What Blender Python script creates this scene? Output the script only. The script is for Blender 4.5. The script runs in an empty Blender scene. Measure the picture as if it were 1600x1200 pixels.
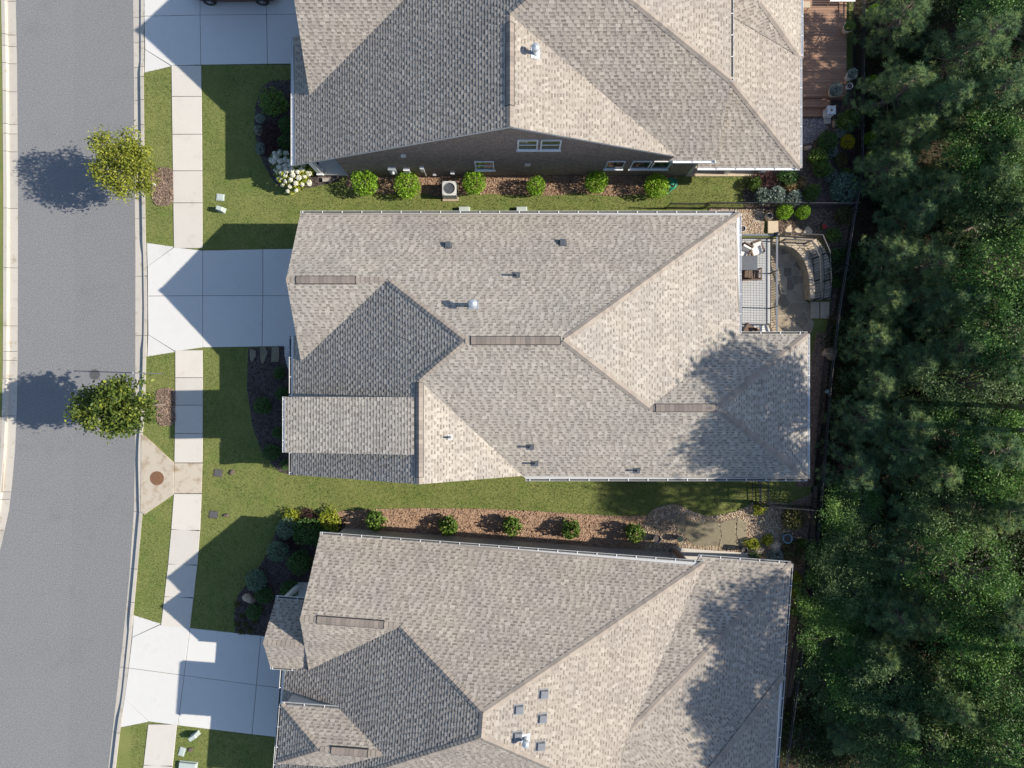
import bpy, math, random
import numpy as np
from mathutils import Vector

# ------------------------------------------------------------------ camera, sky, sun, exposure
K = 0.034            # metres on the ground per survey unit
H = 36.0             # flying height
sc = bpy.context.scene
cam_d = bpy.data.cameras.new("camera"); cam = bpy.data.objects.new("camera", cam_d)
sc.collection.objects.link(cam); sc.camera = cam
cam.location = (0, 0, H); cam.rotation_euler = (0, 0, 0)
cam_d.sensor_fit = 'HORIZONTAL'; cam_d.sensor_width = 36.0
cam_d.lens = 36.0 * H / (1600 * K); cam_d.clip_end = 2000

SUN_EL, SUN_AZ = math.radians(32.3), math.radians(91.8)
world = bpy.data.worlds.new("World"); sc.world = world; world.use_nodes = True
wn = world.node_tree; wn.nodes.clear()
sky = wn.nodes.new("ShaderNodeTexSky"); sky.sky_type = 'NISHITA'; sky.sun_disc = False
sky.sun_elevation = SUN_EL; sky.sun_rotation = SUN_AZ; sky.air_density = 1.0; sky.dust_density = 0.6; sky.ozone_density = 1.4
bg = wn.nodes.new("ShaderNodeBackground"); bg.inputs[1].default_value = 0.105
wo = wn.nodes.new("ShaderNodeOutputWorld")
wn.links.new(sky.outputs[0], bg.inputs[0]); wn.links.new(bg.outputs[0], wo.inputs[0])
sun_d = bpy.data.lights.new("sun", 'SUN'); sun = bpy.data.objects.new("sun", sun_d)
sc.collection.objects.link(sun)
sun_d.energy = 4.6; sun_d.angle = math.radians(0.55); sun_d.color = (1.0, 0.915, 0.78)
to_sun = Vector((math.cos(SUN_EL) * math.sin(SUN_AZ), math.cos(SUN_EL) * math.cos(SUN_AZ), math.sin(SUN_EL)))
sun.rotation_euler = to_sun.to_track_quat('Z', 'Y').to_euler(); sun.location = to_sun * 60
sc.view_settings.view_transform = 'Standard'; sc.view_settings.look = 'None'
sc.view_settings.gamma = 1.0; sc.view_settings.use_curve_mapping = False
sc.view_settings.exposure = 0.80

rnd = random.Random(7); rng = np.random.default_rng(7)
COL = sc.collection

# ------------------------------------------------------------------ survey helpers
def P(u, v, z=0.0):
    """point seen from the drone at survey units (u, v), standing at height z"""
    f = (H - z) / H * K
    return Vector(((u - 800) * f, (600 - v) * f, z))
def G(u, v, z=0.0):
    """point at plan units (u, v), height z"""
    return Vector(((u - 800) * K, (600 - v) * K, z))
def poly(pts, z=0.0): return [G(a, b, z) for a, b in pts]

# ------------------------------------------------------------------ mesh builder
class MB:
    def __init__(s): s.v = []; s.f = []; s.t = []
    def add(s, pts, faces, tone=0.5):
        b = len(s.v); s.v.extend(tuple(p) for p in pts)
        for f in faces: s.f.append(tuple(b + i for i in f)); s.t.append(tone)
    def quad(s, a, b, c, d, tone=0.5): s.add((a, b, c, d), ((0, 1, 2, 3),), tone)
    def tri(s, a, b, c, tone=0.5): s.add((a, b, c), ((0, 1, 2),), tone)
    def box(s, x0, x1, y0, y1, z0, z1, tone=0.5):
        s.add([(x0,y0,z0),(x1,y0,z0),(x1,y1,z0),(x0,y1,z0),(x0,y0,z1),(x1,y0,z1),(x1,y1,z1),(x0,y1,z1)],
              [(0,3,2,1),(4,5,6,7),(0,1,5,4),(1,2,6,5),(2,3,7,6),(3,0,4,7)], tone)
    def prism(s, top, depth, tone=0.5, inset=0.0):
        """polygon of points, extruded down by depth; made counter-clockwise seen from above"""
        top = [Vector(p) for p in top]; n = len(top)
        ar = sum(top[i].x * top[(i+1) % n].y - top[(i+1) % n].x * top[i].y for i in range(n))
        if ar < 0: top = top[::-1]
        bot = [p - Vector((0, 0, depth)) for p in top]
        if inset:
            c = sum(top, Vector()) / n
            up = [p + (c - p).normalized() * inset for p in top]
            mid = [p - Vector((0, 0, inset)) for p in top]
            b = len(s.v); s.v.extend(tuple(p) for p in up + mid + bot)
            fs = [tuple(range(n))] + [(i + n, (i+1) % n + n, (i+1) % n, i) for i in range(n)] + [(i + 2*n, (i+1) % n + 2*n, (i+1) % n + n, i + n) for i in range(n)]
            for f in fs: s.f.append(tuple(b + i for i in f)); s.t.append(tone)
            return
        s.add(top + bot, [tuple(range(n)), tuple(range(2*n-1, n-1, -1))] + [(i + n, (i+1) % n + n, (i+1) % n, i) for i in range(n)], tone)
    def bar(s, p0, p1, w, h, tone=0.5):
        """rectangular bar from p0 to p1, w wide and h tall"""
        p0, p1 = Vector(p0), Vector(p1); d = (p1 - p0).normalized()
        sd = d.cross(Vector((0, 0, 1)))
        sd = Vector((1, 0, 0)) if sd.length < 1e-4 else sd.normalized()
        up = sd.cross(d).normalized()
        q = []
        for p in (p0, p1):
            for a, b in ((-1, -1), (1, -1), (1, 1), (-1, 1)): q.append(p + sd * a * w / 2 + up * b * h / 2)
        s.add(q, [(0,1,2,3),(7,6,5,4),(0,4,5,1),(1,5,6,2),(2,6,7,3),(3,7,4,0)], tone)
    def tube(s, pts, rad, n=7, tone=0.5, cap=True):
        pts = [Vector(p) for p in pts]; b = len(s.v); m = len(pts)
        for i, p in enumerate(pts):
            d = (pts[min(i+1, m-1)] - pts[max(i-1, 0)]).normalized()
            a = d.cross(Vector((0.3, 0.1, 1))); a = a.normalized() if a.length > 1e-3 else Vector((1, 0, 0))
            c = d.cross(a); r = rad[i] if hasattr(rad, '__len__') else rad
            for k in range(n):
                t = 2 * math.pi * k / n; s.v.append(tuple(p + (a * math.cos(t) + c * math.sin(t)) * r))
        for i in range(m - 1):
            for k in range(n):
                s.f.append((b+i*n+k, b+i*n+(k+1) % n, b+(i+1)*n+(k+1) % n, b+(i+1)*n+k)); s.t.append(tone)
        if cap:
            s.f.append(tuple(b + k for k in range(n))[::-1]); s.t.append(tone)
            s.f.append(tuple(b + (m-1)*n + k for k in range(n))); s.t.append(tone)
    def lathe(s, prof, c=(0, 0, 0), n=16, tone=0.5, closed=True):
        b = len(s.v); m = len(prof)
        for r, z in prof:
            for k in range(n):
                t = 2 * math.pi * k / n; s.v.append((c[0] + r*math.cos(t), c[1] + r*math.sin(t), c[2] + z))
        for i in range(m - 1):
            for k in range(n):
                s.f.append((b+i*n+k, b+i*n+(k+1) % n, b+(i+1)*n+(k+1) % n, b+(i+1)*n+k)); s.t.append(tone)
        if closed:
            s.f.append(tuple(b + k for k in range(n))[::-1]); s.t.append(tone)
            s.f.append(tuple(b + (m-1)*n + k for k in range(n))); s.t.append(tone)
    def mesh(s, name, m, smooth=False):
        me = bpy.data.meshes.new(name); me.from_pydata(s.v, [], s.f)
        a = me.attributes.new("tone", 'FLOAT', 'FACE'); a.data.foreach_set("value", s.t)
        me.materials.append(m)
        if smooth: me.polygons.foreach_set("use_smooth", [True] * len(me.polygons))
        me.update(); return me
    def build(s, name, m, parent=None, smooth=False): return link(name, s.mesh(name, m, smooth), parent)

def link(name, data, parent=None, loc=None, rotz=None, scale=None):
    o = bpy.data.objects.new(name, data); COL.objects.link(o)
    if parent is not None: o.parent = parent
    if loc is not None: o.location = loc
    if rotz is not None: o.rotation_euler = (0, 0, rotz)
    if scale is not None: o.scale = scale if hasattr(scale, '__len__') else (scale,) * 3
    return o
def tag(o, label=None, cat=None, group=None, kind=None):
    if label: o["label"] = label
    if cat: o["category"] = cat
    if group: o["group"] = group
    if kind: o["kind"] = kind
    return o
def thing(name, label, cat, loc=(0, 0, 0), rotz=0.0, group=None):
    o = bpy.data.objects.new(name, None); COL.objects.link(o); o.empty_display_size = 0.3
    o.location = loc; o.rotation_euler = (0, 0, rotz)
    return tag(o, label, cat, group)
def struct(o, label=None): return tag(o, label, kind="structure")
def dup(root, loc, rotz, label=None, scale=None):
    """copy of a thing, its parts and their sub-parts"""
    def cp(o, par):
        c = o.copy(); COL.objects.link(c); c.parent = par
        for ch in list(o.children): cp(ch, c)
        return c
    r = cp(root, None); r.location = loc; r.rotation_euler = (0, 0, rotz)
    if scale is not None: r.scale = (scale,) * 3
    if label: r["label"] = label
    return r

# ------------------------------------------------------------------ materials
def new_mat(name):
    m = bpy.data.materials.new(name); m.use_nodes = True; nt = m.node_tree
    return m, nt, nt.nodes, nt.links, nt.nodes["Principled BSDF"]
def ramp(nd, cols, pos=None):
    r = nd.new("ShaderNodeValToRGB"); e = r.color_ramp.elements
    while len(e) < len(cols): e.new(0.5)
    for i, c in enumerate(cols):
        e[i].position = pos[i] if pos else i / max(1, len(cols) - 1); e[i].color = (*c, 1)
    return r
def noise(nd, ln, vec, scale, detail=4, rough=0.6):
    n = nd.new("ShaderNodeTexNoise"); n.inputs["Scale"].default_value = scale; n.inputs["Detail"].default_value = detail
    n.inputs["Roughness"].default_value = rough; ln.new(vec, n.inputs["Vector"]); return n.outputs["Fac"]
def mult(nd, ln, a, b, fac=1.0, mode='MULTIPLY'):
    m = nd.new("ShaderNodeMix"); m.data_type = 'RGBA'; m.blend_type = mode; m.inputs[0].default_value = fac
    ln.new(a, m.inputs[6]); ln.new(b, m.inputs[7]); return m.outputs[2]
def bump(nd, ln, h, bsdf, strength, dist=0.02):
    b = nd.new("ShaderNodeBump"); b.inputs["Strength"].default_value = strength; b.inputs["Distance"].default_value = dist
    ln.new(h, b.inputs["Height"]); ln.new(b.outputs[0], bsdf.inputs["Normal"])
def wpos(nd): return nd.new("ShaderNodeNewGeometry").outputs["Position"]

def surf(name, cols, scale, fine=None, rough=0.9, bmp=0.3, rand=0.0, extra=None, metal=0.0, spots=None, finescale=60):
    """patchy weathered surface: large and small noise over a ramp of its own colours"""
    m, nt, nd, ln, b = new_mat(name)
    p = wpos(nd)
    r = ramp(nd, cols, None); ln.new(noise(nd, ln, p, scale, 6, 0.65), r.inputs[0])
    c = r.outputs[0]
    f = noise(nd, ln, p, finescale, 3, 0.7)
    if fine:
        rf = ramp(nd, [(1 - fine,) * 3, (1 + fine,) * 3], [0.3, 0.7]); ln.new(f, rf.inputs[0]); c = mult(nd, ln, c, rf.outputs[0])
    if rand:
        oi = nd.new("ShaderNodeObjectInfo"); rr = ramp(nd, [(1 - rand, 1 - rand, 1 - rand), (1 + rand * .6, 1 + rand * .5, 1 + rand * .35)])
        ln.new(oi.outputs["Random"], rr.inputs[0]); c = mult(nd, ln, c, rr.outputs[0])
    if spots:   # stains with a shape of their own
        sn = noise(nd, ln, p, spots[0], 5, 0.7); rs = ramp(nd, [spots[3], (1, 1, 1)], [spots[1], spots[2]]); ln.new(sn, rs.inputs[0]); c = mult(nd, ln, c, rs.outputs[0])
    ln.new(c, b.inputs["Base Color"]); b.inputs["Roughness"].default_value = rough; b.inputs["Metallic"].default_value = metal
    b.inputs["Specular IOR Level"].default_value = 0.3
    if bmp: bump(nd, ln, f, b, bmp)
    return m
def plain(name, col, rough=0.5, metal=0.0, var=0.12, scale=8.0):
    m, nt, nd, ln, b = new_mat(name)
    r = ramp(nd, [tuple(c * (1 - var) for c in col), tuple(min(1, c * (1 + var)) for c in col)], [0.3, 0.7]); ln.new(noise(nd, ln, wpos(nd), scale, 5, 0.7), r.inputs[0])
    ln.new(r.outputs[0], b.inputs["Base Color"]); b.inputs["Roughness"].default_value = rough; b.inputs["Metallic"].default_value = metal
    return m
def tonemat(name, cols, pos=None, rough=0.9, fine=0.2, finescale=25, trans=0.0, big=None, spec=0.25, rand=0.0):
    """colour of every small piece from its own tone"""
    m, nt, nd, ln, b = new_mat(name)
    at = nd.new("ShaderNodeAttribute"); at.attribute_name = "tone"
    r = ramp(nd, cols, pos); ln.new(at.outputs["Fac"], r.inputs[0]); c = r.outputs[0]
    p = wpos(nd)
    if fine:
        rf = ramp(nd, [(1 - fine,) * 3, (1 + fine,) * 3], [0.3, 0.7]); ln.new(noise(nd, ln, p, finescale, 3, 0.7), rf.inputs[0]); c = mult(nd, ln, c, rf.outputs[0])
    if big:
        rb = ramp(nd, [big[1], big[2]], [0.35, 0.65]); ln.new(noise(nd, ln, p, big[0], 4, 0.6), rb.inputs[0]); c = mult(nd, ln, c, rb.outputs[0])
    if rand:
        oi = nd.new("ShaderNodeObjectInfo"); rr = ramp(nd, [(1 - rand, 1 - rand * .6, 1 - rand * .3), (1 + rand, 1 + rand * .7, 1 - rand * .2)])
        ln.new(oi.outputs["Random"], rr.inputs[0]); c = mult(nd, ln, c, rr.outputs[0])
    ln.new(c, b.inputs["Base Color"]); b.inputs["Roughness"].default_value = rough; b.inputs["Specular IOR Level"].default_value = spec
    if trans:
        t = nd.new("ShaderNodeBsdfTranslucent"); ln.new(c, t.inputs["Color"])
        mx = nd.new("ShaderNodeMixShader"); mx.inputs[0].default_value = trans
        ln.new(b.outputs[0], mx.inputs[1]); ln.new(t.outputs[0], mx.inputs[2]); ln.new(mx.outputs[0], nd["Material Output"].inputs[0])
    return m
def brickmat(name, c1, c2, mortar):
    m, nt, nd, ln, b = new_mat(name)
    p = wpos(nd); sp = nd.new("ShaderNodeSeparateXYZ"); ln.new(p, sp.inputs[0])
    ad = nd.new("ShaderNodeMath"); ad.operation = 'ADD'; ln.new(sp.outputs[0], ad.inputs[0]); ln.new(sp.outputs[1], ad.inputs[1])
    cb = nd.new("ShaderNodeCombineXYZ"); ln.new(ad.outputs[0], cb.inputs[0]); ln.new(sp.outputs[2], cb.inputs[1])
    t = nd.new("ShaderNodeTexBrick"); ln.new(cb.outputs[0], t.inputs["Vector"])
    t.inputs["Color1"].default_value = (*c1, 1); t.inputs["Color2"].default_value = (*c2, 1); t.inputs["Mortar"].default_value = (*mortar, 1)
    t.inputs["Scale"].default_value = 1.0; t.inputs["Brick Width"].default_value = 0.22; t.inputs["Row Height"].default_value = 0.078
    t.inputs["Mortar Size"].default_value = 0.007; t.inputs["Bias"].default_value = -0.1
    rf = ramp(nd, [(0.55,) * 3, (1.35,) * 3], [0.3, 0.7]); ln.new(noise(nd, ln, p, 9, 5, 0.75), rf.inputs[0])
    ln.new(mult(nd, ln, t.outputs[0], rf.outputs[0]), b.inputs["Base Color"]); b.inputs["Roughness"].default_value = 0.9
    iv = nd.new("ShaderNodeMath"); iv.operation = 'SUBTRACT'; iv.inputs[0].default_value = 1.0; ln.new(t.outputs["Fac"], iv.inputs[1])
    bump(nd, ln, iv.outputs[0], b, 0.6, 0.01)
    return m

M = {}
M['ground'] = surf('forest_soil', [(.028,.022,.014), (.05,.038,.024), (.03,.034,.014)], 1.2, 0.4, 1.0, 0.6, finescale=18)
M['lawn'] = surf('lawn_turf', [(0.116,0.144,0.041), (0.177,0.191,0.061), (0.140,0.163,0.048), (0.260,0.233,0.107)], 0.55, 0.45, 1.0, 0.8, spots=(0.9, 0.36, 0.5, (.82, .95, .8)), finescale=28)
M['grass'] = tonemat('grass_blade', [(0.056,0.107,0.026), (0.135,0.191,0.050), (0.219,0.246,0.082), (0.381,0.335,0.167)], [0, .4, .8, 1], 0.8, 0.15, 4, 0.25, big=(0.6, (.86,.96,.9), (1.22,1.08,1.1)))
M['asphalt'] = surf('worn_asphalt', [(0.165,0.169,0.176), (0.188,0.191,0.198), (0.175,0.179,0.186)], 0.25, 0.30, 0.92, 0.35, spots=(0.5, 0.3, 0.42, (.93,.93,.94)), finescale=15)
M['asphalt2'] = surf('worn_asphalt_second_lane', [(0.159,0.163,0.171), (0.182,0.185,0.193), (0.170,0.174,0.182)], 0.25, 0.30, 0.92, 0.35, spots=(0.5, 0.3, 0.42, (.93,.93,.94)), finescale=15)
M['concrete'] = surf('broom_concrete', [(.46,.435,.395), (.53,.505,.465), (.49,.465,.425)], 0.7, 0.06, 0.9, 0.12, rand=0.07, spots=(1.1, 0.3, 0.42, (.9,.88,.85)), finescale=30)
M['driveway'] = surf('driveway_concrete', [(.51,.51,.495), (.57,.565,.55), (.53,.525,.51)], 0.5, 0.05, 0.9, 0.10, rand=0.03, spots=(0.8, 0.28, 0.4, (.88,.88,.88)), finescale=30)
M['kerbcon'] = surf('kerb_concrete', [(.37,.345,.305), (.44,.415,.375), (.40,.375,.335)], 0.8, 0.08, 0.9, 0.15, rand=0.10, spots=(1.7, 0.3, 0.44, (.72,.66,.58)), finescale=26)
M['oldcon'] = surf('stained_concrete', [(.36,.31,.25), (.45,.40,.33), (.40,.35,.28)], 0.9, 0.08, 0.9, 0.15, rand=0.05, spots=(1.6, 0.32, 0.5, (.66,.58,.48)), finescale=26)
M['joint'] = plain('joint_filler', (.06,.055,.05), 1.0)
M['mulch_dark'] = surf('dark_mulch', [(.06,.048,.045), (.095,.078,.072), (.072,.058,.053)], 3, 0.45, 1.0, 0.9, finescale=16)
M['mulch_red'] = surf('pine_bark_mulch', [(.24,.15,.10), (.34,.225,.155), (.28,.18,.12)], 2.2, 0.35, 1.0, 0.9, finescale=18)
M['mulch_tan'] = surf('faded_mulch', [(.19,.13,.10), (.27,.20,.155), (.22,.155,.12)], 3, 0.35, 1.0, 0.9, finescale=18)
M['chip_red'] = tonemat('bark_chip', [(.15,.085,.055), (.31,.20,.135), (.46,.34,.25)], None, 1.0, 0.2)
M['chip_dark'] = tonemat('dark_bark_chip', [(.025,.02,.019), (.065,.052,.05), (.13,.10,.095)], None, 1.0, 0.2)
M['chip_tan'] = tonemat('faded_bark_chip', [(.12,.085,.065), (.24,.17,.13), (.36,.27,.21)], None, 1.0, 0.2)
M['gravelbase'] = surf('gravel_bed_base', [(.24,.18,.12), (.34,.26,.18)], 6, 0.3, 1.0, 0.8, finescale=20)
M['pebble'] = tonemat('river_pebble', [(.20,.15,.11), (.42,.31,.21), (.55,.44,.33), (.62,.56,.48)], None, 0.85, 0.15)
M['pebble_grey'] = tonemat('grey_pebble', [(.12,.12,.13), (.26,.26,.28), (.42,.42,.44)], None, 0.85, 0.15)
M['shingle'] = tonemat('asphalt_shingle', [(0.164,0.148,0.132), (0.249,0.226,0.201), (0.330,0.305,0.272), (0.409,0.381,0.342)], [0, .35, .7, 1], 0.95, 0.22, 30, big=(0.45, (.93,.93,.95), (1.06,1.05,1.03)), spec=0.15)
M['shingle_low'] = tonemat('asphalt_shingle_brown', [(0.164,0.144,0.125), (0.243,0.216,0.190), (0.320,0.289,0.255), (0.398,0.363,0.321)], [0, .35, .7, 1], 0.95, 0.22, 30, big=(0.45, (.93,.93,.95), (1.06,1.05,1.03)), spec=0.15)
M['deckroof'] = plain('roof_underlay', (.10,.09,.08), 1.0)
M['cap'] = surf('ridge_cap_shingle', [(0.264,0.231,0.204), (0.308,0.270,0.237)], 1.0, 0.12, 0.95, 0.15, rand=0.18, finescale=30)
M['ventcap'] = surf('ridge_vent_shingle', [(.22,.188,.17), (.26,.225,.2)], 1.0, 0.12, 0.95, 0.2, rand=0.22, finescale=30)
M['white'] = plain('white_painted_metal', (.74,.75,.76), 0.35, 0.0, 0.05)
M['trim'] = plain('pale_grey_trim', (.50,.50,.50), 0.6, 0.0, 0.06)
M['brickA'] = brickmat('brown_brick', (.29,.21,.17), (.19,.145,.13), (.34,.31,.28))
M['brickB'] = brickmat('tan_brick', (.26,.19,.14), (.17,.12,.09), (.30,.27,.24))
M['brickC'] = brickmat('grey_brown_brick', (.40,.36,.33), (.31,.28,.26), (.45,.43,.41))
M['glass'] = plain('window_glass', (.03,.045,.045), 0.06, 0.0, 0.2)
M['frame'] = plain('white_window_frame', (.70,.72,.75), 0.5, 0.0, 0.04)
M['galv'] = plain('galvanised_metal', (.42,.46,.50), 0.45, 0.4, 0.2)
M['gutter_shade_silt'] = plain('gutter_shade_silt', (.07,.068,.065), 0.9)  # shade inside the troughs put into a dark colour, with debris
M['grey_metal'] = plain('dark_grey_metal', (.10,.11,.125), 0.5, 0.2, 0.15)
M['black_metal'] = plain('black_painted_metal', (.028,.030,.034), 0.32, 0.0, 0.2)
M['rail_top'] = plain('sky_tint_rail_cap', (.17,.185,.205), 0.32, 0.0, 0.06)  # grey-blue sky reflection on the top rail painted into its colour
M['vent_grey'] = plain('mid_grey_vent', (.17,.18,.20), 0.5, 0.1, 0.12)
M['black'] = plain('black_plastic', (.02,.02,.022), 0.6)
M['rubber'] = plain('tyre_rubber', (.018,.018,.02), 0.85)
M['carpaint'] = plain('dark_red_paint', (.11,.010,.014), 0.22, 0.15, 0.05)
M['rim'] = plain('alloy_rim', (.45,.46,.48), 0.3, 0.8, 0.08)
M['rust'] = surf('rusty_iron', [(.10,.05,.028), (.18,.095,.055), (.13,.068,.038)], 7, 0.3, 0.85, 0.5, finescale=25)
M['iron'] = surf('cast_iron_lid', [(.075,.075,.08), (.10,.10,.105)], 6, 0.3, 0.7, 0.4, finescale=25)
M['bark'] = surf('tree_bark', [(.11,.085,.065), (.19,.155,.125), (.14,.11,.085)], 5, 0.35, 1.0, 0.8, finescale=16)
M['bark_pale'] = surf('pale_bark', [(.28,.25,.22), (.40,.37,.34), (.32,.29,.26)], 4, 0.3, 1.0, 0.7, finescale=14)
M['wood'] = surf('brown_deck_board', [(.22,.13,.09), (.30,.185,.13), (.25,.15,.105)], 2.0, 0.15, 0.75, 0.2, rand=0.18, finescale=20)
M['deckgrey'] = surf('grey_deck_board', [(.40,.41,.42), (.48,.49,.50)], 2.0, 0.1, 0.7, 0.15, rand=0.06, finescale=20)
M['flag'] = surf('flagstone', [(.25,.21,.165), (.37,.31,.235), (.30,.25,.19)], 2.5, 0.2, 0.9, 0.35, rand=0.5, finescale=14)
M['flag_big'] = surf('mossy_flagstone', [(.16,.15,.09), (.23,.205,.145), (.19,.175,.10)], 1.5, 0.18, 0.9, 0.35, rand=0.12, finescale=14)
M['mortar'] = surf('patio_mortar', [(.42,.38,.32), (.50,.46,.39)], 4, 0.2, 1.0, 0.3)
M['limestone'] = surf('tan_limestone', [(.42,.34,.24), (.54,.45,.34), (.47,.38,.28)], 2.5, 0.15, 0.9, 0.3, rand=0.15, finescale=14)
M['stonestep'] = surf('buff_step_stone', [(.36,.30,.225), (.46,.39,.30), (.40,.335,.255)], 2.5, 0.15, 0.9, 0.3, rand=0.2, finescale=14)
M['boulder'] = surf('garden_boulder', [(.30,.235,.18), (.42,.34,.26), (.34,.27,.21)], 3.5, 0.3, 0.95, 0.6, rand=0.15, finescale=12)
M['darkstone'] = surf('dark_lawn_stone', [(.09,.07,.055), (.15,.12,.10)], 5, 0.3, 0.95, 0.5, finescale=14)
M['wicker'] = surf('brown_wicker', [(.12,.085,.065), (.18,.13,.10)], 12, 0.3, 0.8, 0.5, finescale=40)
M['cushion'] = plain('white_cushion', (.72,.70,.66), 0.9, 0.0, 0.05)
M['ceramic'] = plain('cream_ceramic', (.58,.52,.42), 0.4, 0.0, 0.08)
M['ceramic_w'] = plain('white_ceramic', (.66,.66,.66), 0.4, 0.0, 0.06)
M['ceramic_d'] = plain('dark_blue_ceramic', (.05,.06,.09), 0.3, 0.0, 0.1)
M['teal'] = plain('pale_blue_glaze', (.22,.40,.46), 0.3, 0.0, 0.3, 20)
M['hose'] = plain('green_hose', (.03,.30,.20), 0.45, 0.0, 0.15)
M['utility'] = plain('pale_green_cover', (.40,.45,.43), 0.5, 0.0, 0.05)
M['petal'] = tonemat('white_petal', [(.55,.56,.44), (.72,.72,.62), (.80,.79,.74)], None, 0.8, 0.1, 20, 0.2)
M['red_petal'] = plain('red_petal', (.35,.02,.03), 0.7)
def leafmat(name, a, b, c, trans=0.3, rand=0.12): M[name] = tonemat(name, [a, b, c], [0, .55, 1], 0.55, 0.12, 6, trans, spec=0.3, rand=rand)
leafmat('leaf_yellow', (.095,.125,.016), (.22,.25,.034), (.40,.40,.07))
leafmat('leaf_street', (0.033,0.059,0.012), (0.104,0.149,0.025), (0.385,0.397,0.057))
leafmat('leaf_box', (0.090,0.194,0.015), (0.209,0.374,0.026), (0.359,0.538,0.060))
leafmat('leaf_deep', (0.030,0.076,0.020), (0.059,0.135,0.034), (0.109,0.203,0.054))
leafmat('leaf_blue', (0.063,0.119,0.084), (0.119,0.196,0.140), (0.210,0.294,0.224))
leafmat('leaf_silver', (.12,.17,.15), (.22,.28,.25), (.36,.42,.38))
leafmat('leaf_mid', (0.051,0.108,0.021), (0.108,0.187,0.034), (0.216,0.302,0.064))
leafmat('leaf_lime', (.12,.18,.015), (.26,.30,.03), (.42,.42,.06))
leafmat('leaf_gold', (.28,.23,.008), (.48,.40,.012), (.62,.54,.03))
leafmat('leaf_purple', (.03,.014,.018), (.07,.03,.034), (.13,.06,.055))
leafmat('leaf_tan', (.16,.12,.055), (.27,.20,.10), (.38,.29,.16))
leafmat('leaf_olive', (.05,.055,.02), (.10,.105,.035), (.19,.18,.07))
leafmat('needle', (0.075,0.145,0.078), (0.155,0.255,0.125), (0.33,0.41,0.16), 0.42, 0.15)
leafmat('leaf_forest', (0.034,0.088,0.020), (0.080,0.179,0.038), (0.215,0.344,0.080), 0.25, 0.25)
leafmat('leaf_wood', (0.041,0.079,0.031), (0.094,0.166,0.060), (0.216,0.288,0.108), 0.3, 0.2)
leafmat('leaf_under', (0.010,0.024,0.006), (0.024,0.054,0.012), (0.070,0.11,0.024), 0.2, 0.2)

# ------------------------------------------------------------------ ground, road, kerbs, pavements
def interp(tab, v):
    vs = [t[0] for t in tab]; us = [t[1] for t in tab]
    return float(np.interp(v, vs, us))
LA = [(-400,22), (0,22), (100,24), (300,25.5), (560,25), (640,23.5), (700,21), (760,16), (800,11), (850,0), (930,-22), (1050,-62), (1200,-120), (1500,-240)]
LB = [(v, u - 13) for v, u in LA]; LC = [(v, u - 20) for v, u in LA]
RA = [(-400,204), (0,206), (100,207), (250,208), (400,209.5), (700,209), (800,207), (900,200), (1000,190), (1080,181), (1150,173), (1200,167), (1300,155), (1500,125)]
RC = [(-400,223), (0,224.5), (120,224.5), (250,226), (380,228), (480,229.5), (560,228.5), (640,226.5), (690,222), (720,221), (800,223), (900,214), (960,208.5), (1000,204.5), (1080,196.5), (1140,188), (1200,181), (1300,168), (1500,138)]
RB = [(v, interp(RC, v) - 6.5) for v, u in RC]

g = MB(); g.quad((-300,-300,-.22), (300,-300,-.22), (300,300,-.22), (-300,300,-.22))
struct(g.build('ground', M['ground']))
vs = list(range(-400, 1501, 20))
ROADZ = -0.13
road = MB()
for a, b in zip(vs[:-1], vs[1:]):
    m0, m1 = 113 - max(0, a - 700) * .02, 113 - max(0, b - 700) * .02
    road.quad(G(interp(LA, b) - 2, b, ROADZ), G(m1, b, ROADZ), G(m0, a, ROADZ), G(interp(LA, a) - 2, a, ROADZ))
road_o = struct(road.build('road', M['asphalt']))
road2 = MB()
for a, b in zip(vs[:-1], vs[1:]):
    m0, m1 = 113 - max(0, a - 700) * .02, 113 - max(0, b - 700) * .02
    road2.quad(G(m1, b, ROADZ), G(interp(RA, b) + 2, b, ROADZ), G(interp(RA, a) + 2, a, ROADZ), G(m0, a, ROADZ))
road2.build('asphalt_lane', M['asphalt2'], road_o)

def kerb_top(v):   # lowered across the driveways
    h = 0.03
    for a, b in ((-80, 95), (395, 530), (985, 1105)):
        d = min(v - a, b - v)
        if d > -14: h = min(h, 0.03 - 0.055 * max(0, min(1, (d + 14) / 14)))
    return h
def kerb_line(name, label, A, B, Cc, joints, topf, side):
    k = MB(); zs = -0.16
    for a, b in zip(vs[:-1], vs[1:]):
        k.quad(G(interp(A, a), a, zs), G(interp(A, b), b, zs), G(interp(Cc, b), b, zs), G(interp(Cc, a), a, zs))
    root = struct(k.build(name, M['joint']), label)
    for j0, j1 in zip(joints[:-1], joints[1:]):
        st = np.linspace(j0 + .35, j1 - .35, max(3, int((j1 - j0) / 12) + 2))
        pan, kb = MB(), MB()
        for a, b in zip(st[:-1], st[1:]):
            def pt(T, v, z, o=0): return G(interp(T, v) + o, v, z)
            pan.quad(pt(A, a, ROADZ + .006), pt(B, a, ROADZ + .012, side), pt(B, b, ROADZ + .012, side), pt(A, b, ROADZ + .006))
            ta, tb = topf(a), topf(b); o = side * 1.6
            ring = [[pt(B, v, ROADZ + .004), pt(B, v, t - .02, side * .7), pt(B, v, t, o), pt(Cc, v, t + .002), pt(Cc, v, -.2)] for v, t in ((a, ta), (b, tb))]
            for i in range(4): kb.quad(ring[0][i], ring[0][i+1], ring[1][i+1], ring[1][i])
        pan.build('gutter_slab', M['kerbcon'], root); kb.build('kerb_stone', M['kerbcon'], root)
    return root
kerb_line('kerb', 'cream concrete kerb and gutter between the road and the three driveways', RA, RB, RC,
          [-90, -20, 25, 65, 104, 120, 156, 195, 250, 341, 431, 524, 600, 676, 800, 889, 941, 1044, 1145, 1260], kerb_top, 1)
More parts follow.
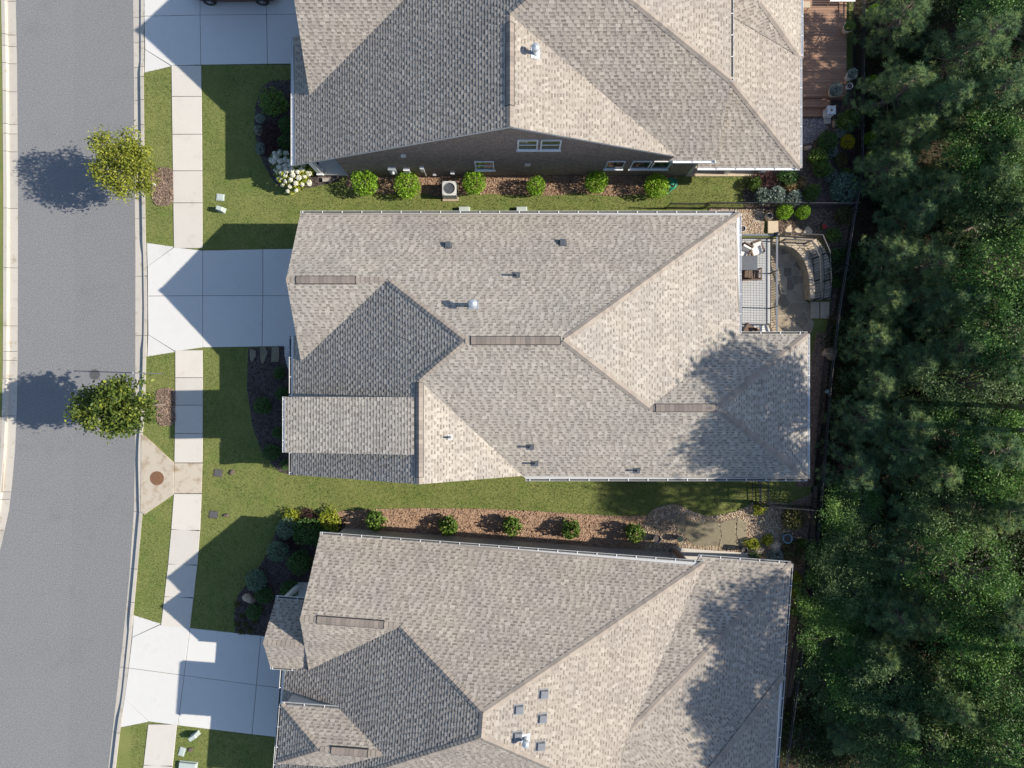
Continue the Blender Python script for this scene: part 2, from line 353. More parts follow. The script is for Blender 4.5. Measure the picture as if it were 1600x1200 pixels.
kerb_line('kerb', 'cream concrete kerb along the far left edge of the road', LA, LB, LC,
          [-90, 0, 53, 71, 98, 142, 193, 208, 236, 325, 418, 509, 549, 563, 592, 650, 769, 781, 829, 880, 960, 1060, 1160], lambda v: 0.02, -1)

SL = [(-60,267), (105,268), (250,270), (385,272), (550,274), (640,274), (722,272.5), (772,272), (830,267.5), (880,263), (975,252), (1130,232), (1200,224), (1320,207)]
SR = [(-60,313), (105,315), (250,316.5), (385,317), (550,317), (640,317.5), (722,317), (772,315.5), (830,313), (880,309), (981,297), (1133,277), (1200,269.5), (1320,252)]
# lawns: one sheet from the kerb to the wood, another beyond the road
lawn = MB()
vv = list(range(-300, 1501, 20))
def LW(v): return interp([(-300,1335), (0,1335), (320,1330), (500,1300), (620,1285), (790,1265), (900,1255), (1200,1210), (1500,1180)], v)
APR = ((-400, -400, 104, 114), (379, 386, 549, 557.5), (961, 975, 1128, 1137))
def LF(v):
    for k0, s0, s1, k1 in APR:
        if k0 < v < k1:
            e, w = interp([(s0, interp(SL, s0)), (s1, interp(SL, s1))], v), interp(RC, v)
            if v < s0: return w + (e - w) * (v - k0) / max(1e-6, s0 - k0)
            if v > s1: return w + (e - w) * (k1 - v) / (k1 - s1)
            return e
    return interp(RC, v)
lv = sorted(set(vv) | {q + e for t in APR for q in t for e in (-.01, .01)})
for a, b in zip(lv[:-1], lv[1:]):
    lawn.quad(G(LF(b), b), G(LW(b), b), G(LW(a), a), G(LF(a), a))
lawn.prism([G(LW(v), v) for v in vv] + [G(LW(v) - .5, v) for v in reversed(vv)], .22)
struct(lawn.build('lawn', M['lawn']))
lw = MB()
for a, b in zip(vv[:-1], vv[1:]): lw.quad(G(interp(LC, b) - 400, b), G(interp(LC, b), b), G(interp(LC, a), a), G(interp(LC, a) - 400, a))
struct(lw.build('lawn', M['lawn']), 'narrow strip of lawn across the road')

EXCL = []     # polygons where no grass grows
def base_sheet(name, pts, z, mat, label=None):
    m = MB(); m.prism(poly(pts, z), 0.05); EXCL.append(pts)
    return struct(m.build(name, mat), label)
def slab(parent, pts, mat, z=0.035, depth=0.09, shrink=0.35, zs=None, name='concrete_slab'):
    c = np.mean(np.array(pts, float), axis=0); q = []
    for i, (a, b) in enumerate(pts):
        d = np.array((a, b)) - c; s = 1 - shrink * 1.2 / max(6.0, np.linalg.norm(d))
        q.append(G(c[0] + d[0] * s, c[1] + d[1] * s, zs[i] if zs else z))
    m = MB(); m.prism(q, depth, inset=0.012); return m.build(name, mat, parent)

walk = struct(MB().build('sidewalk', M['joint']), 'pale concrete sidewalk between the kerb lawn and the front lawns')
wb = MB()
for ra, rb in (((104), 388), (547, 978), (1131, 1320)):
    st = np.linspace(ra, rb, 30)
    for a, b in zip(st[:-1], st[1:]): wb.prism([G(interp(SL, a), a, .012), G(interp(SR, a), a, .012), G(interp(SR, b), b, .012), G(interp(SL, b), b, .012)], .03)
    EXCL.append([(interp(SL, v), v) for v in st] + [(interp(SR, v), v) for v in st[::-1]])
walk.data = wb.mesh('sidewalk', M['joint'])
for js in ([102.5, 151, 210, 267, 317, 388], [547, 590, 633, 677, 723, 771, 827, 881, 932, 978], [1131, 1195, 1262, 1320]):
    for a, b in zip(js[:-1], js[1:]):
        sh = 0 if a != 102.5 else 0
        slab(walk, [(interp(SL, a), a + .2), (interp(SR, a), a + (.5 if a > 700 else 0)), (interp(SR, b), b + (3.2 if b > 800 else 0)), (interp(SL, b), b)], M['concrete'] if a != 723 else M['oldcon'], z=0.035)

KZ = -0.01
def apron_z(u, v):
    t = v - 1045 if v > 900 else 0
    k0, k1 = (201 - t * .105, 288 - t * .13) if v > 900 else (229, 316)
    return KZ + (.035 - KZ) * max(0, min(1, (u - k0) / (k1 - k0)))
def driveway(label, outline, slabs):
    EXCL.append(outline); m = MB()
    back = [p for p in outline if p[0] > 240]; k0, k1 = outline[0], outline[-1]
    if outline[0][1] < 0: back = [(268, -110)] + back
    elif outline[0][1] < 500: back = [(272, 385.5)] + back
    m.prism(poly(back, .002), .1); s0, s1 = back[0], back[-1]
    m.prism([G(*k0, -.09), G(*s0, -.004), G(*s1, -.004), G(*k1, -.09)], .1)
    r = struct(m.build('driveway', M['joint']), label)
    for pts, low in slabs: slab(r, pts, M['driveway'], zs=[apron_z(u, v) for u, v in pts], depth=0.12)
    return r
driveway('concrete driveway with the dark red car parked on it', [(226,-110), (545,-110), (545,101), (316,101), (268,104), (226,113)],
   [([(225,-110), (313,-110), (313,24), (225,25)], (0, 3)), ([(225,25), (313,24), (314,101.5), (268,103), (226,77)], (0, 4)), ([(226,77), (268,103.5), (225.5,113.5)], (0, 2)),
    ([(313,-110), (417,-110), (417,23), (313,24)], ()), ([(313,24), (417,23), (418,100), (314,101.5)], ()),
    ([(417,-110), (545,-110), (545,22), (417,23)], ()), ([(417,23), (545,22), (545,99.5), (418,100)], ())])
driveway('pale concrete driveway of the middle house beneath a pointed gable shadow', [(230,379), (317,391.5), (520,388), (520,541), (317,543), (274,549), (230,557)],
   [([(229,379), (272,385.5), (230,416)], (0, 2)), ([(230,416), (272,386), (317,391.5), (317,462), (230.5,462.5)], (0, 4)), ([(230.5,462.5), (317,462), (317,543), (274,549.5), (231,523)], (0, 4)), ([(231,523), (274,550), (229.5,557.5)], (0, 2)),
    ([(317,391.5), (411,389.5), (411,462), (317,462)], ()), ([(317,462), (411,462), (410,541.5), (317,543)], ()), ([(411,389.5), (520,388), (520,462), (411,462)], ()), ([(411,462), (520,462), (520,540.5), (410,541.5)], ())])
driveway('pale concrete driveway of the lower house with a stepped shadow', [(210,961), (252,975), (297,981), (490,1002), (490,1158), (277,1133), (232,1128), (189,1137)],
   [([(208.5,961), (252,974.5), (206,996)], (0, 2)), ([(206,996), (252,975), (297,981), (288,1055), (200.5,1044)], (0, 4)), ([(200.5,1044), (288,1055), (278,1133), (232,1127.5), (194,1093)], (0, 4)), ([(194,1093), (232,1128), (188.5,1137)], (0, 2)),
    ([(297,981), (408,993), (401,1070), (288,1055)], ()), ([(288,1055), (401,1070), (394,1147), (278,1133)], ()), ([(408,993), (490,1002), (490,1081), (401,1070)], ()), ([(401,1070), (490,1081), (490,1158), (394,1147)], ())])
old = base_sheet('driveway', [(-60,652), (7,652), (5,768), (-60,768)], 0.005, M['oldcon'], 'stained tan driveway end across the road')

# storm drain platform with its lid
inlet = thing('storm_drain', 'concrete storm drain platform with round rusty lid beside the kerb', 'storm drain', G(246, 747))
ii = MB(); off = G(246, 747)
ii.prism([G(a, b, .05) - off for a, b in ((221.5,678), (228,682), (272,722.5), (272,772), (226,804), (220.5,798))], .2, inset=.012)
ii.build('platform', M['oldcon'], inlet); EXCL.append([(220,678), (228,680), (273,721), (273,773), (226,806)])
ld = MB(); ld.lathe([(.37,.05), (.37,.058), (.345,.062), (.34,.056), (.20,.056), (.195,.066), (.12,.066), (.115,.058), (.02,.058)], n=28); lid = ld.build('lid', M['rust'], inlet)
ld = MB(); ld.box(-.05, .05, -.012, .012, .058, .07); ld.box(-.05, -.03, -.05, .05, .058, .069); ld.build('lid_handle', M['rust'], lid)
mh = thing('manhole_cover', 'dark iron manhole cover set in the road by the tree shadow', 'manhole cover', G(146, 585, ROADZ))
q = MB(); q.lathe([(.33,.0), (.33,.008), (.02,.009)], n=26); q.build('frame_ring', M['asphalt2'], mh)
q = MB(); q.lathe([(.28,.008), (.28,.014), (.02,.014)], n=26)
for i in range(-3, 4): q.box(-.2, .2, i * .06 - .01, i * .06 + .01, .014, .018)
q.build('lid', M['iron'], mh)

# planting beds
def blob(pts, n=6):
    """rounded outline through the points"""
    out = []; m = len(pts)
    for i in range(m):
        p0, p1, p2, p3 = [np.array(pts[(i + k) % m], float) for k in (-1, 0, 1, 2)]
        for t in np.linspace(0, 1, n, endpoint=False):
            out.append(tuple(.5 * ((2*p1) + (p2-p0)*t + (2*p0-5*p1+4*p2-p3)*t*t + (3*p1-p0-3*p2+p3)*t**3)))
    return out
def inside(pts, x, y):
    px = np.array([p[0] for p in pts]); py = np.array([p[1] for p in pts]); r = np.zeros(len(x), bool); j = len(px) - 1
    for i in range(len(px)):
        c = ((py[i] > y) != (py[j] > y)) & (x < (px[j] - px[i]) * (y - py[i]) / (py[j] - py[i] + 1e-12) + px[i]); r ^= c; j = i
    return r
def sample_in(pts, n):
    a = np.array(pts); lo, hi = a.min(0), a.max(0); out = np.zeros((0, 2))
    while len(out) < n:
        q = lo + rng.random((n * 2, 2)) * (hi - lo); out = np.vstack([out, q[inside(pts, q[:, 0], q[:, 1])]])
    return out[:n]
def quads_mesh(name, corners, tone, mat):
    """corners (N,k,3) -> one mesh of N k-gons"""
    n, k, _ = corners.shape
    me = bpy.data.meshes.new(name); me.vertices.add(n * k); me.vertices.foreach_set("co", corners.reshape(-1).astype(np.float32))
    me.loops.add(n * k); me.loops.foreach_set("vertex_index", np.arange(n * k, dtype=np.int32))
    me.polygons.add(n); me.polygons.foreach_set("loop_start", np.arange(0, n * k, k, dtype=np.int32))
    try: me.polygons.foreach_set("loop_total", np.full(n, k, dtype=np.int32))
    except Exception: pass
    at = me.attributes.new("tone", 'FLOAT', 'FACE'); at.data.foreach_set("value", tone.astype(np.float32))
    me.materials.append(mat); me.update(calc_edges=True); me.validate(); return me
def unit(a): return a / (np.linalg.norm(a, axis=-1, keepdims=True) + 1e-9)
def chips(name, pts, n, mat, size, label, z=0.03):
    q = sample_in(pts, n); c = np.stack([(q[:, 0] - 800) * K, (600 - q[:, 1]) * K, np.full(n, z) + rng.random(n) * .03], 1)
    d = unit(rng.normal(size=(n, 3)) * (1, 1, .35)); e = unit(np.cross(d, unit(rng.normal(size=(n, 3)) * (.4, .4, 1))))
    L = (size * (.5 + rng.random(n)))[:, None]; Wd = L * (.25 + .3 * rng.random((n, 1)))
    cor = np.stack([c - d*L - e*Wd, c + d*L - e*Wd, c + d*L + e*Wd, c - d*L + e*Wd], 1)
    return tag(link(name, quads_mesh(name, cor, rng.random(n), mat)), label, None, None, "stuff")
def pebbles(name, pts, n, mat, size, label, z=0.03):
    q = sample_in(pts, n); base = np.array([(1,0,0), (0,1,0), (-1,0,0), (0,-1,0), (0,0,.7), (0,0,-.7)]); fa = np.array([(0,1,4), (1,2,4), (2,3,4), (3,0,4)])
    c = np.stack([(q[:, 0] - 800) * K, (600 - q[:, 1]) * K, np.full(n, z)], 1)
    an = rng.random(n) * 6.28; sx = size * (.5 + .9 * rng.random(n)); sy = sx * (.6 + .5 * rng.random(n))
    v = base[None] * np.stack([sx, sy, sx], 1)[:, None, :]; ca, sa = np.cos(an)[:, None], np.sin(an)[:, None]
    v = np.stack([v[..., 0]*ca - v[..., 1]*sa, v[..., 0]*sa + v[..., 1]*ca, v[..., 2]], -1) + c[:, None, :]
    cor = v[:, fa].reshape(-1, 3, 3); return tag(link(name, quads_mesh(name, cor, np.repeat(rng.random(n), 4), mat)), label, None, None, "stuff")
def bed(pts, mat, chip, n, label, size=0.035, z=0.02, rounded=True):
    o = blob(pts) if rounded else pts
    base_sheet('mulch_bed', o, z, M[mat], label); chips('bark_chips', o, n, M[chip], size, label.replace('bed', 'chips'), z + .005)
bed([(239,266), (268,264), (270,290), (270,317), (243,319), (238,292)], 'mulch_tan', 'chip_tan', 2500, 'faded mulch bed round the yellow street tree')
bed([(246,611), (272,609), (274,636), (273,661), (250,663), (244,640)], 'mulch_tan', 'chip_tan', 2500, 'faded mulch bed round the green street tree')
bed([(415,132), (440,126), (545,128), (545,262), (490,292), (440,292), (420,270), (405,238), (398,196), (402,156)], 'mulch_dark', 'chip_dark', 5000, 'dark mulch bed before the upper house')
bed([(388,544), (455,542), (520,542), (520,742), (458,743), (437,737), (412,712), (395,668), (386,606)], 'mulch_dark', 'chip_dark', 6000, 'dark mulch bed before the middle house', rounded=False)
bed([(546,266), (700,266), (1060,268), (1052,290), (1036,306), (1000,303), (960,307), (905,301), (860,306), (800,304), (762,303), (722,304), (700,312), (660,301), (600,303), (560,302), (540,290)], 'mulch_red', 'chip_red', 9000, 'brown mulch bed along the brick side wall of the upper house', rounded=False)
bed([(495,812), (530,799), (580,796), (640,794), (760,795), (860,800), (960,806), (1010,806), (1060,812), (1060,870), (530,850), (500,835)], 'mulch_red', 'chip_red', 9000, 'reddish mulch bed along the north wall of the lower house', rounded=False)
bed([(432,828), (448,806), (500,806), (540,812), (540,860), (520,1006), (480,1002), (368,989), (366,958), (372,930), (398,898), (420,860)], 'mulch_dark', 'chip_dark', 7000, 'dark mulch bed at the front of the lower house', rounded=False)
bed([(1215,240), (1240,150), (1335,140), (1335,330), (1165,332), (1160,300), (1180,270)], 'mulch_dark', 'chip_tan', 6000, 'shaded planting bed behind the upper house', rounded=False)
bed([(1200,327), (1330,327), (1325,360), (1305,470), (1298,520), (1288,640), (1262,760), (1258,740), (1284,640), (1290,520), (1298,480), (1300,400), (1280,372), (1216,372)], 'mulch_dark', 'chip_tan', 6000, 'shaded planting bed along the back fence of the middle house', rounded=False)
_fu = lambda v: 800 + (interp([(340,1338), (500,1312), (600,1300), (780,1285), (880,1275), (1000,1256), (1200,1228), (1400,1200)], v) - 800) * (H - 1.3) / H
bed([(_fu(v) - (44 if v < 900 else 34), v) for v in (792, 850, 900, 1000, 1100, 1200, 1300)] + [(_fu(v) + 1, v) for v in (1300, 1200, 1100, 1000, 900, 850, 770)] , 'mulch_tan', 'chip_tan', 8000, 'leaf-strewn strip inside the lower back fence', rounded=False)
bed([(_fu(v) - q, v) for v, q in ((520, 16), (600, 20), (680, 22), (760, 26))] + [(_fu(v) + 1, v) for v in (760, 680, 600, 520)], 'mulch_tan', 'chip_tan', 4000, 'leaf-strewn strip inside the middle back fence', z=.024, rounded=False)

gr1 = [(1108,327), (1193,327), (1193,366), (1108,366)]
base_sheet('gravel_bed', gr1, .02, M['gravelbase'], 'tan gravel bed beside the deck railing'); pebbles('pebbles', gr1, 3600, M['pebble'], .045, 'tan pebbles beside the deck railing')
gr2 = blob([(1012,806), (1030,792), (1056,788), (1080,798), (1108,806), (1140,802), (1165,792), (1182,784), (1240,790), (1238,812), (1232,850), (1222,885), (1100,880), (1020,868), (1006,846)])
base_sheet('gravel_bed', gr2, .025, M['gravelbase'], 'tan gravel garden north of the lower house'); pebbles('pebbles', gr2, 8000, M['pebble'], .045, 'tan pebbles of the gravel garden')
gr3 = [(1205,186), (1294,186), (1288,206), (1270,222), (1240,232), (1205,234)]
base_sheet('gravel_bed', gr3, .035, M['gravelbase'], 'grey gravel pad below the deck steps'); pebbles('pebbles', gr3, 3500, M['pebble_grey'], .04, 'grey pebbles below the deck steps', .045)
HOUSES = [[(500,362), (1215,362), (1215,735), (490,735)], [(500,-100), (1205,-100), (1205,275), (545,275)], [(540,822), (1060,862), (1190,872), (1180,1400), (480,1400), (470,1010)], [(1110,375), (1290,375), (1300,500), (1210,545)]]
EXCL += HOUSES
EXCL.append([(1135,262), (1190,262), (1190,275), (1075,275), (1075,262)])

# grass blades over the lawns
def blades(n, box, density_excl):
    q = np.stack([box[0] + rng.random(n) * (box[1] - box[0]), box[2] + rng.random(n) * (box[3] - box[2])], 1)
    ok = q[:, 0] > np.interp(q[:, 1], [t[0] for t in RC], [t[1] for t in RC]) + 1
    ok &= q[:, 0] < np.array([LW(v) for v in q[:, 1]]) - 2
    for e in density_excl: ok &= ~inside(e, q[:, 0], q[:, 1])
    return q[ok]
q = blades(620000, (205, 1340, 0, 1200), EXCL)
if len(q) > 300000: q = q[:300000]
n = len(q); c = np.stack([(q[:, 0] - 800) * K, (600 - q[:, 1]) * K, np.full(n, -.005)], 1)
an = rng.random(n) * 6.283; side = np.stack([np.cos(an), np.sin(an), np.zeros(n)], 1) * (.010 + .012 * rng.random(n))[:, None]
lean = np.stack([rng.normal(size=n) * .038, rng.normal(size=n) * .038, .025 + .035 * rng.random(n)], 1)
cor = np.stack([c - side, c + side, c + lean], 1)
tn = np.clip(rng.beta(2, 3, n) + .25 * (np.sin(q[:, 0] * .05 + 2 * np.sin(q[:, 1] * .03)) * np.sin(q[:, 1] * .06)), 0, 1)
tag(link('grass', quads_mesh('grass', cor, tn, M['grass'])), 'short green lawn grass round the three houses', 'grass', None, 'stuff')

# ------------------------------------------------------------------ roofs
def newell(p):
    n = Vector()
    for i in range(len(p)):
        a, b = p[i], p[(i+1) % len(p)]; n += Vector(((a.y-b.y)*(a.z+b.z), (a.z-b.z)*(a.x+b.x), (a.x-b.x)*(a.y+b.y)))
    n.normalize(); return n if n.z > 0 else -n
EXPO = 0.145
def spans(poly2, t):
    xs = []
    for i in range(len(poly2)):
        (x0, y0), (x1, y1) = poly2[i], poly2[(i+1) % len(poly2)]
        if (y0 > t) != (y1 > t): xs.append(x0 + (x1 - x0) * (t - y0) / (y1 - y0))
    xs.sort(); return list(zip(xs[0::2], xs[1::2]))
def shingles(pts, roof, mat, seed):
    """courses of laminated shingle tabs over one roof plane: every tab has its own butt edge and height"""
    r = random.Random(seed); n = newell(pts)
    s = Vector((0, 0, 1)).cross(n).normalized(); t = n.cross(s).normalized()
    if t.z < 0: t = -t; s = -s
    o = pts[0]; p2 = [((p - o).dot(s), (p - o).dot(t)) for p in pts]
    lo, hi = min(p[1] for p in p2), max(p[1] for p in p2)
    V, F, T = [], [], []
    def add(quad, tone):
        b = len(V); V.extend(quad); F.append(tuple(range(b, b + len(quad)))); T.append(tone)
    y = lo
    while y < hi - .01:
        y1 = min(y + EXPO, hi); e = 1e-4
        a0, a1 = spans(p2, y + e), spans(p2, y1 - e)
        if len(a0) != len(a1): a0 = a1 = spans(p2, (y + y1) / 2)
        row = r.uniform(-.05, .05)
        for (L0, R0), (L1, R1) in zip(a0, a1):
            x = min(L0, L1) - r.uniform(0, .3); end = max(R0, R1); up = r.random() < .5
            while x < end:
                w = r.uniform(.10, .26) if up else r.uniform(.08, .24)
                xa, xb = x, x + w; x = xb
                c = lambda q, l, h: max(l, min(h, q))
                p, q_, m, k = c(xa, L0, R0), c(xb, L0, R0), c(xb, L1, R1), c(xa, L1, R1)
                if q_ - p > .004 or m - k > .004:
                    hb = .024 if up else .015
                    tone = c(r.gauss(.74, .11) + row, 0, 1)
                    A = lambda sx, ty, h: tuple(o + s * sx + t * ty + n * h)
                    yt = y1 + .012
                    if up: add([A(p, y, hb), A(q_, y, hb), A(m, yt, .003), A(k, yt, .003)], tone)
                    else:      # backer strip: its upper part carries the darker granule band
                        f = .45; pm, qm = p + (k - p) * f, q_ + (m - q_) * f; hm = hb + (.003 - hb) * f
                        ym = y + (y1 - y) * f
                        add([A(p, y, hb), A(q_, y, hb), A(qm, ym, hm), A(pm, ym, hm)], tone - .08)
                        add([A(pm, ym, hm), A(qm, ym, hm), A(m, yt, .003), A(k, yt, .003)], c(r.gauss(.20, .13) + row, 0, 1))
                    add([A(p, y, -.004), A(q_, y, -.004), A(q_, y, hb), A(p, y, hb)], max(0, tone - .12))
                    if up:
                        add([A(p, y, .0), A(p, y, hb), A(k, yt, .003), A(k, yt, 0)], tone)
                        add([A(q_, y, .0), A(m, yt, 0), A(m, yt, .003), A(q_, y, hb)], tone)
                up = not up
        y += EXPO
    me = bpy.data.meshes.new('shingle_field'); me.from_pydata(V, [], F)
    at = me.attributes.new("tone", 'FLOAT', 'FACE'); at.data.foreach_set("value", T)
    me.materials.append(mat); me.update()
    return tag(link('shingle_field', me, roof), kind='stuff')
def roof_build(house, planes, mat, seed):
    d = MB()
    for p in planes:
        n = newell(p); d.prism([q - n * .012 for q in p], .13)
    roof = d.build('roof', M['trim'], house)
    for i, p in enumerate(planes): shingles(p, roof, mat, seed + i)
    return roof
def caps(roof, p0, p1, na, nb, mat=None, step=.21, wid=.15):
    """folded cap shingles laid along a ridge or hip from the low end up, one shared mesh per line"""
    if p0.z > p1.z: p0, p1 = p1, p0
    d = (p1 - p0); L = d.length; d.normalize()
    up = (na + nb).normalized()
    def sidev(n, sgn):
        q = n.cross(d).normalized()
        return q
    a = na.cross(d).normalized(); a = a if a.z < 0 or abs(a.z) < 1e-3 else -a
    b = nb.cross(d).normalized(); b = b if b.z < 0 or abs(b.z) < 1e-3 else -b
    if a.dot(b) > 0: b = -b
    m = MB(); l = step * 1.12; h0, h1 = .035, .018
    A0, C0, B0 = a * wid + na * h0, up * (h0 + .012), b * wid + nb * h0
    A1, C1, B1 = a * wid + na * h1 + d * l, up * (h1 + .008) + d * l, b * wid + nb * h1 + d * l
    z = [A0 - na * .03, C0 - up * .03, B0 - nb * .03]
    m.quad(A0, C0, C1, A1); m.quad(C0, B0, B1, C1); m.quad(z[0], z[1], C0, A0); m.quad(z[1], z[2], B0, C0)
    me = m.mesh('ridge_cap_shingle', mat or M['cap'])
    k = int(L / step)
    for i in range(k): link('ridge_cap_shingle', me, roof, p0 + d * (i * step))
def ridge_vent(roof, p0, p1, sl=.58, w=.165):
    """low folded vent along the ridge, its top made of short cap pieces"""
    p0, p1 = Vector(p0), Vector(p1); d = (p1 - p0); L = d.length; d.normalize(); sd = d.cross(Vector((0, 0, 1))).normalized(); z = Vector((0, 0, 1))
    m = MB(); W = w * 1.17
    for s in (-1, 1):
        q = [p0 - d * .03 + z * .035, p0 - d * .03 + sd * s * W + z * (.035 - W * sl), p1 + d * .03 + sd * s * W + z * (.035 - W * sl), p1 + d * .03 + z * .035]
        m.add(q + [x - z * .05 for x in q], [(0,1,2,3), (4,5,1,0), (5,6,2,1), (6,7,3,2)])
    v = m.build('ridge_vent', M['black'], roof)
    q = MB(); k = max(3, int(L / .2)); l = L / k
    top, e = z * .062, z * (.050 - w * sl); a, b = -sd * w + e, sd * w + e; dl = d * l * .97
    q.quad(a, top, top + dl, a + dl); q.quad(top, b, b + dl, top + dl); q.quad(a - z * .02, b - z * .02, b, a)
    me = q.mesh('vent_cap_shingle', M['ventcap'])
    for i in range(k): link('vent_cap_shingle', me, v, p0 + d * (l * i))
def gutter(roof, p0, p1, out, mat=None, w=.115, hang=.95, drop=.0, shade_silt=True):
    """open gutter trough below an eave with its hangers"""
    p0, p1, out = Vector(p0), Vector(p1), Vector(out).normalized(); d = (p1 - p0).normalized(); L = (p1 - p0).length
    m = MB(); z = Vector((0, 0, 1)); o = -z * (.02 + drop)
    def tr(a0, b0, a1, b1):
        q = [p0 + out * a0 + o + z * b0, p0 + out * a1 + o + z * b0, p0 + out * a1 + o + z * b1, p0 + out * a0 + o + z * b1]
        m.add(q + [x + d * L for x in q], [(0,1,2,3), (7,6,5,4), (0,4,5,1), (1,5,6,2), (2,6,7,3), (3,7,4,0)])
    tr(.0, -.085, .012, .0); tr(.012, -.085, w, -.073); tr(w - .010, -.073, w, .004)
    k = int(L / hang)
    for i in range(k + 1):
        c = p0 + d * min(L - .03, max(.03, hang * i + .1)) + o
        m.bar(c + out * .0 + z * .008, c + out * w + z * .008, .035, .012)
    for e in (p0, p1 - d * .008): m.bar(e + o + out * .006 - z * .041, e + o + out * (w - .006) - z * .041, .012, .08)
    gt = m.build('gutter', mat or M['white'], roof)
    if shade_silt:      # dark strip painting the trough's inner shade, along with debris
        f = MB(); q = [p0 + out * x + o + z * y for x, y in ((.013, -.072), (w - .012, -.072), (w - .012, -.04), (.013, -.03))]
        f.add(q + [x + d * L for x in q], [(3,2,1,0), (4,5,6,7), (0,1,5,4), (1,2,6,5), (2,3,7,6), (3,0,4,7)]); f.build('gutter_shade_silt', M['gutter_shade_silt'], gt)
    return gt
def vent_pipe(roof, base, n, r=.05, h=.45, mat='grey_metal', cap=False, base_r=.16):
    """flashing plate on the slope and the upright pipe through it"""
    base = Vector(base); m = MB(); sl = Vector((0, 0, 1)).cross(n); sl = sl.normalized() if sl.length > .01 else Vector((1, 0, 0)); t = n.cross(sl)
    q = [base + sl * a * base_r + t * b * base_r + n * .035 for a, b in ((-1, -1), (1, -1), (1, 1), (-1, 1))]
    m.add(q + [x - n * .03 for x in q], [(0,1,2,3), (4,5,1,0), (5,6,2,1), (6,7,3,2), (7,4,0,3)])
    prof = [(base + Vector((0, 0, -.05)), r * 1.8), (base + Vector((0, 0, .10)), r * 1.05), (base + Vector((0, 0, .10)), r), (base + Vector((0, 0, h)), r)]
    m.tube([p for p, _ in prof], [q for _, q in prof], 14)
    v = m.build('vent_pipe', M[mat], roof)
    if cap:
        c = MB(); c.lathe([(r * 1.3, h - .04), (r * 1.9, h), (r * 1.9, h + .1), (r * 1.7, h + .13), (.02, h + .18)], base, 18); c.build('vent_cap', M['galv'], v)
    return v
def box_vent(roof, base, n, sx=.24, mat='grey_metal'):
    base = Vector(base); sl = Vector((0, 0, 1)).cross(n).normalized(); t = n.cross(sl); t = t if t.z > 0 else -t; m = MB()
    lo = [base + sl * a * sx + t * b * sx + n * .02 for a, b in ((-1, -1), (1, -1), (1, 1), (-1, 1))]
    hi = [base + sl * a * sx * .8 + t * b * sx * .8 + n * (.17 if b < 0 else .11) for a, b in ((-1, -1), (1, -1), (1, 1), (-1, 1))]
    m.add(lo + hi, [(4,5,6,7), (0,1,5,4), (1,2,6,5), (2,3,7,6), (3,0,4,7), (3,2,1,0)])
    v = m.build('box_vent', M[mat], roof)
    f = MB(); k = sx * 1.25; q = [base + sl * a * k + t * b * k + n * .024 for a, b in ((-1, -1), (1, -1), (1, 1), (-1, 1))]; f.add(q + [x - n * .02 for x in q], [(0,1,2,3), (4,5,1,0), (5,6,2,1), (6,7,3,2), (7,4,0,3)]); f.build('flashing', M[mat], v)
def wall_poly(house, pts, thick_dir, mat, th=.2, name='wall'):
    """upright wall of any outline, given a thickness"""
    pts = [Vector(p) for p in pts]; k = Vector(thick_dir).normalized() * th; n = len(pts); m = MB()
    m.add(pts + [p + k for p in pts], [tuple(range(n)), tuple(range(2*n-1, n-1, -1))] + [(i, i + n, (i+1) % n + n, (i+1) % n) for i in range(n)])
    return m.build(name, mat, house)
def window(house, c, right, out, w, h, sash=True, t=.07):
    """frame proud of the wall, sill, panes behind it"""
    c, right, out = Vector(c), Vector(right).normalized(), Vector(out).normalized(); z = Vector((0, 0, 1)); f = MB()
    def bx(m, x0, x1, z0, z1, d0, d1):
        q = [c + right * x + z * y + out * d for d in (d0, d1) for x, y in ((x0, z0), (x1, z0), (x1, z1), (x0, z1))]
        m.add(q, [(0,1,2,3), (7,6,5,4), (0,4,5,1), (1,5,6,2), (2,6,7,3), (3,7,4,0)])
    bx(f, -w/2, -w/2 + t, -h/2, h/2, -.02, .05); bx(f, w/2 - t, w/2, -h/2, h/2, -.02, .05); bx(f, -w/2 + t, w/2 - t, h/2 - t, h/2, -.02, .05); bx(f, -w/2 + t, w/2 - t, -h/2, -h/2 + t, -.02, .05)
    if sash: bx(f, -w/2 + t, w/2 - t, -.03, .03, -.02, .04)
    wn_ = f.build('window', M['frame'], house)
    for z0, z1 in (((-h/2 + t, -.03), (.03, h/2 - t)) if sash else ((-h/2 + t, h/2 - t),)):
        p = MB(); bx(p, -w/2 + t, w/2 - t, z0, z1, .0, .012); p.build('pane', M['glass'], wn_)
    s = MB(); bx(s, -w/2 - .05, w/2 + .05, -h/2 - .07, -h/2, -.02, .10); s.build('sill', M['frame'], wn_)
    return wn_
def plane_z(pts):
    n = newell(pts); o = pts[0]
    return lambda x, y: o.z - (n.x * (x - o.x) + n.y * (y - o.y)) / n.z
def on(plane, u, v):
    """point of a roof plane seen at (u, v)"""
    n = newell(plane); o = plane[0]; c = Vector((0, 0, H)); d = P(u, v, 0) - c
    return c + d * ((o - c).dot(n) / d.dot(n))

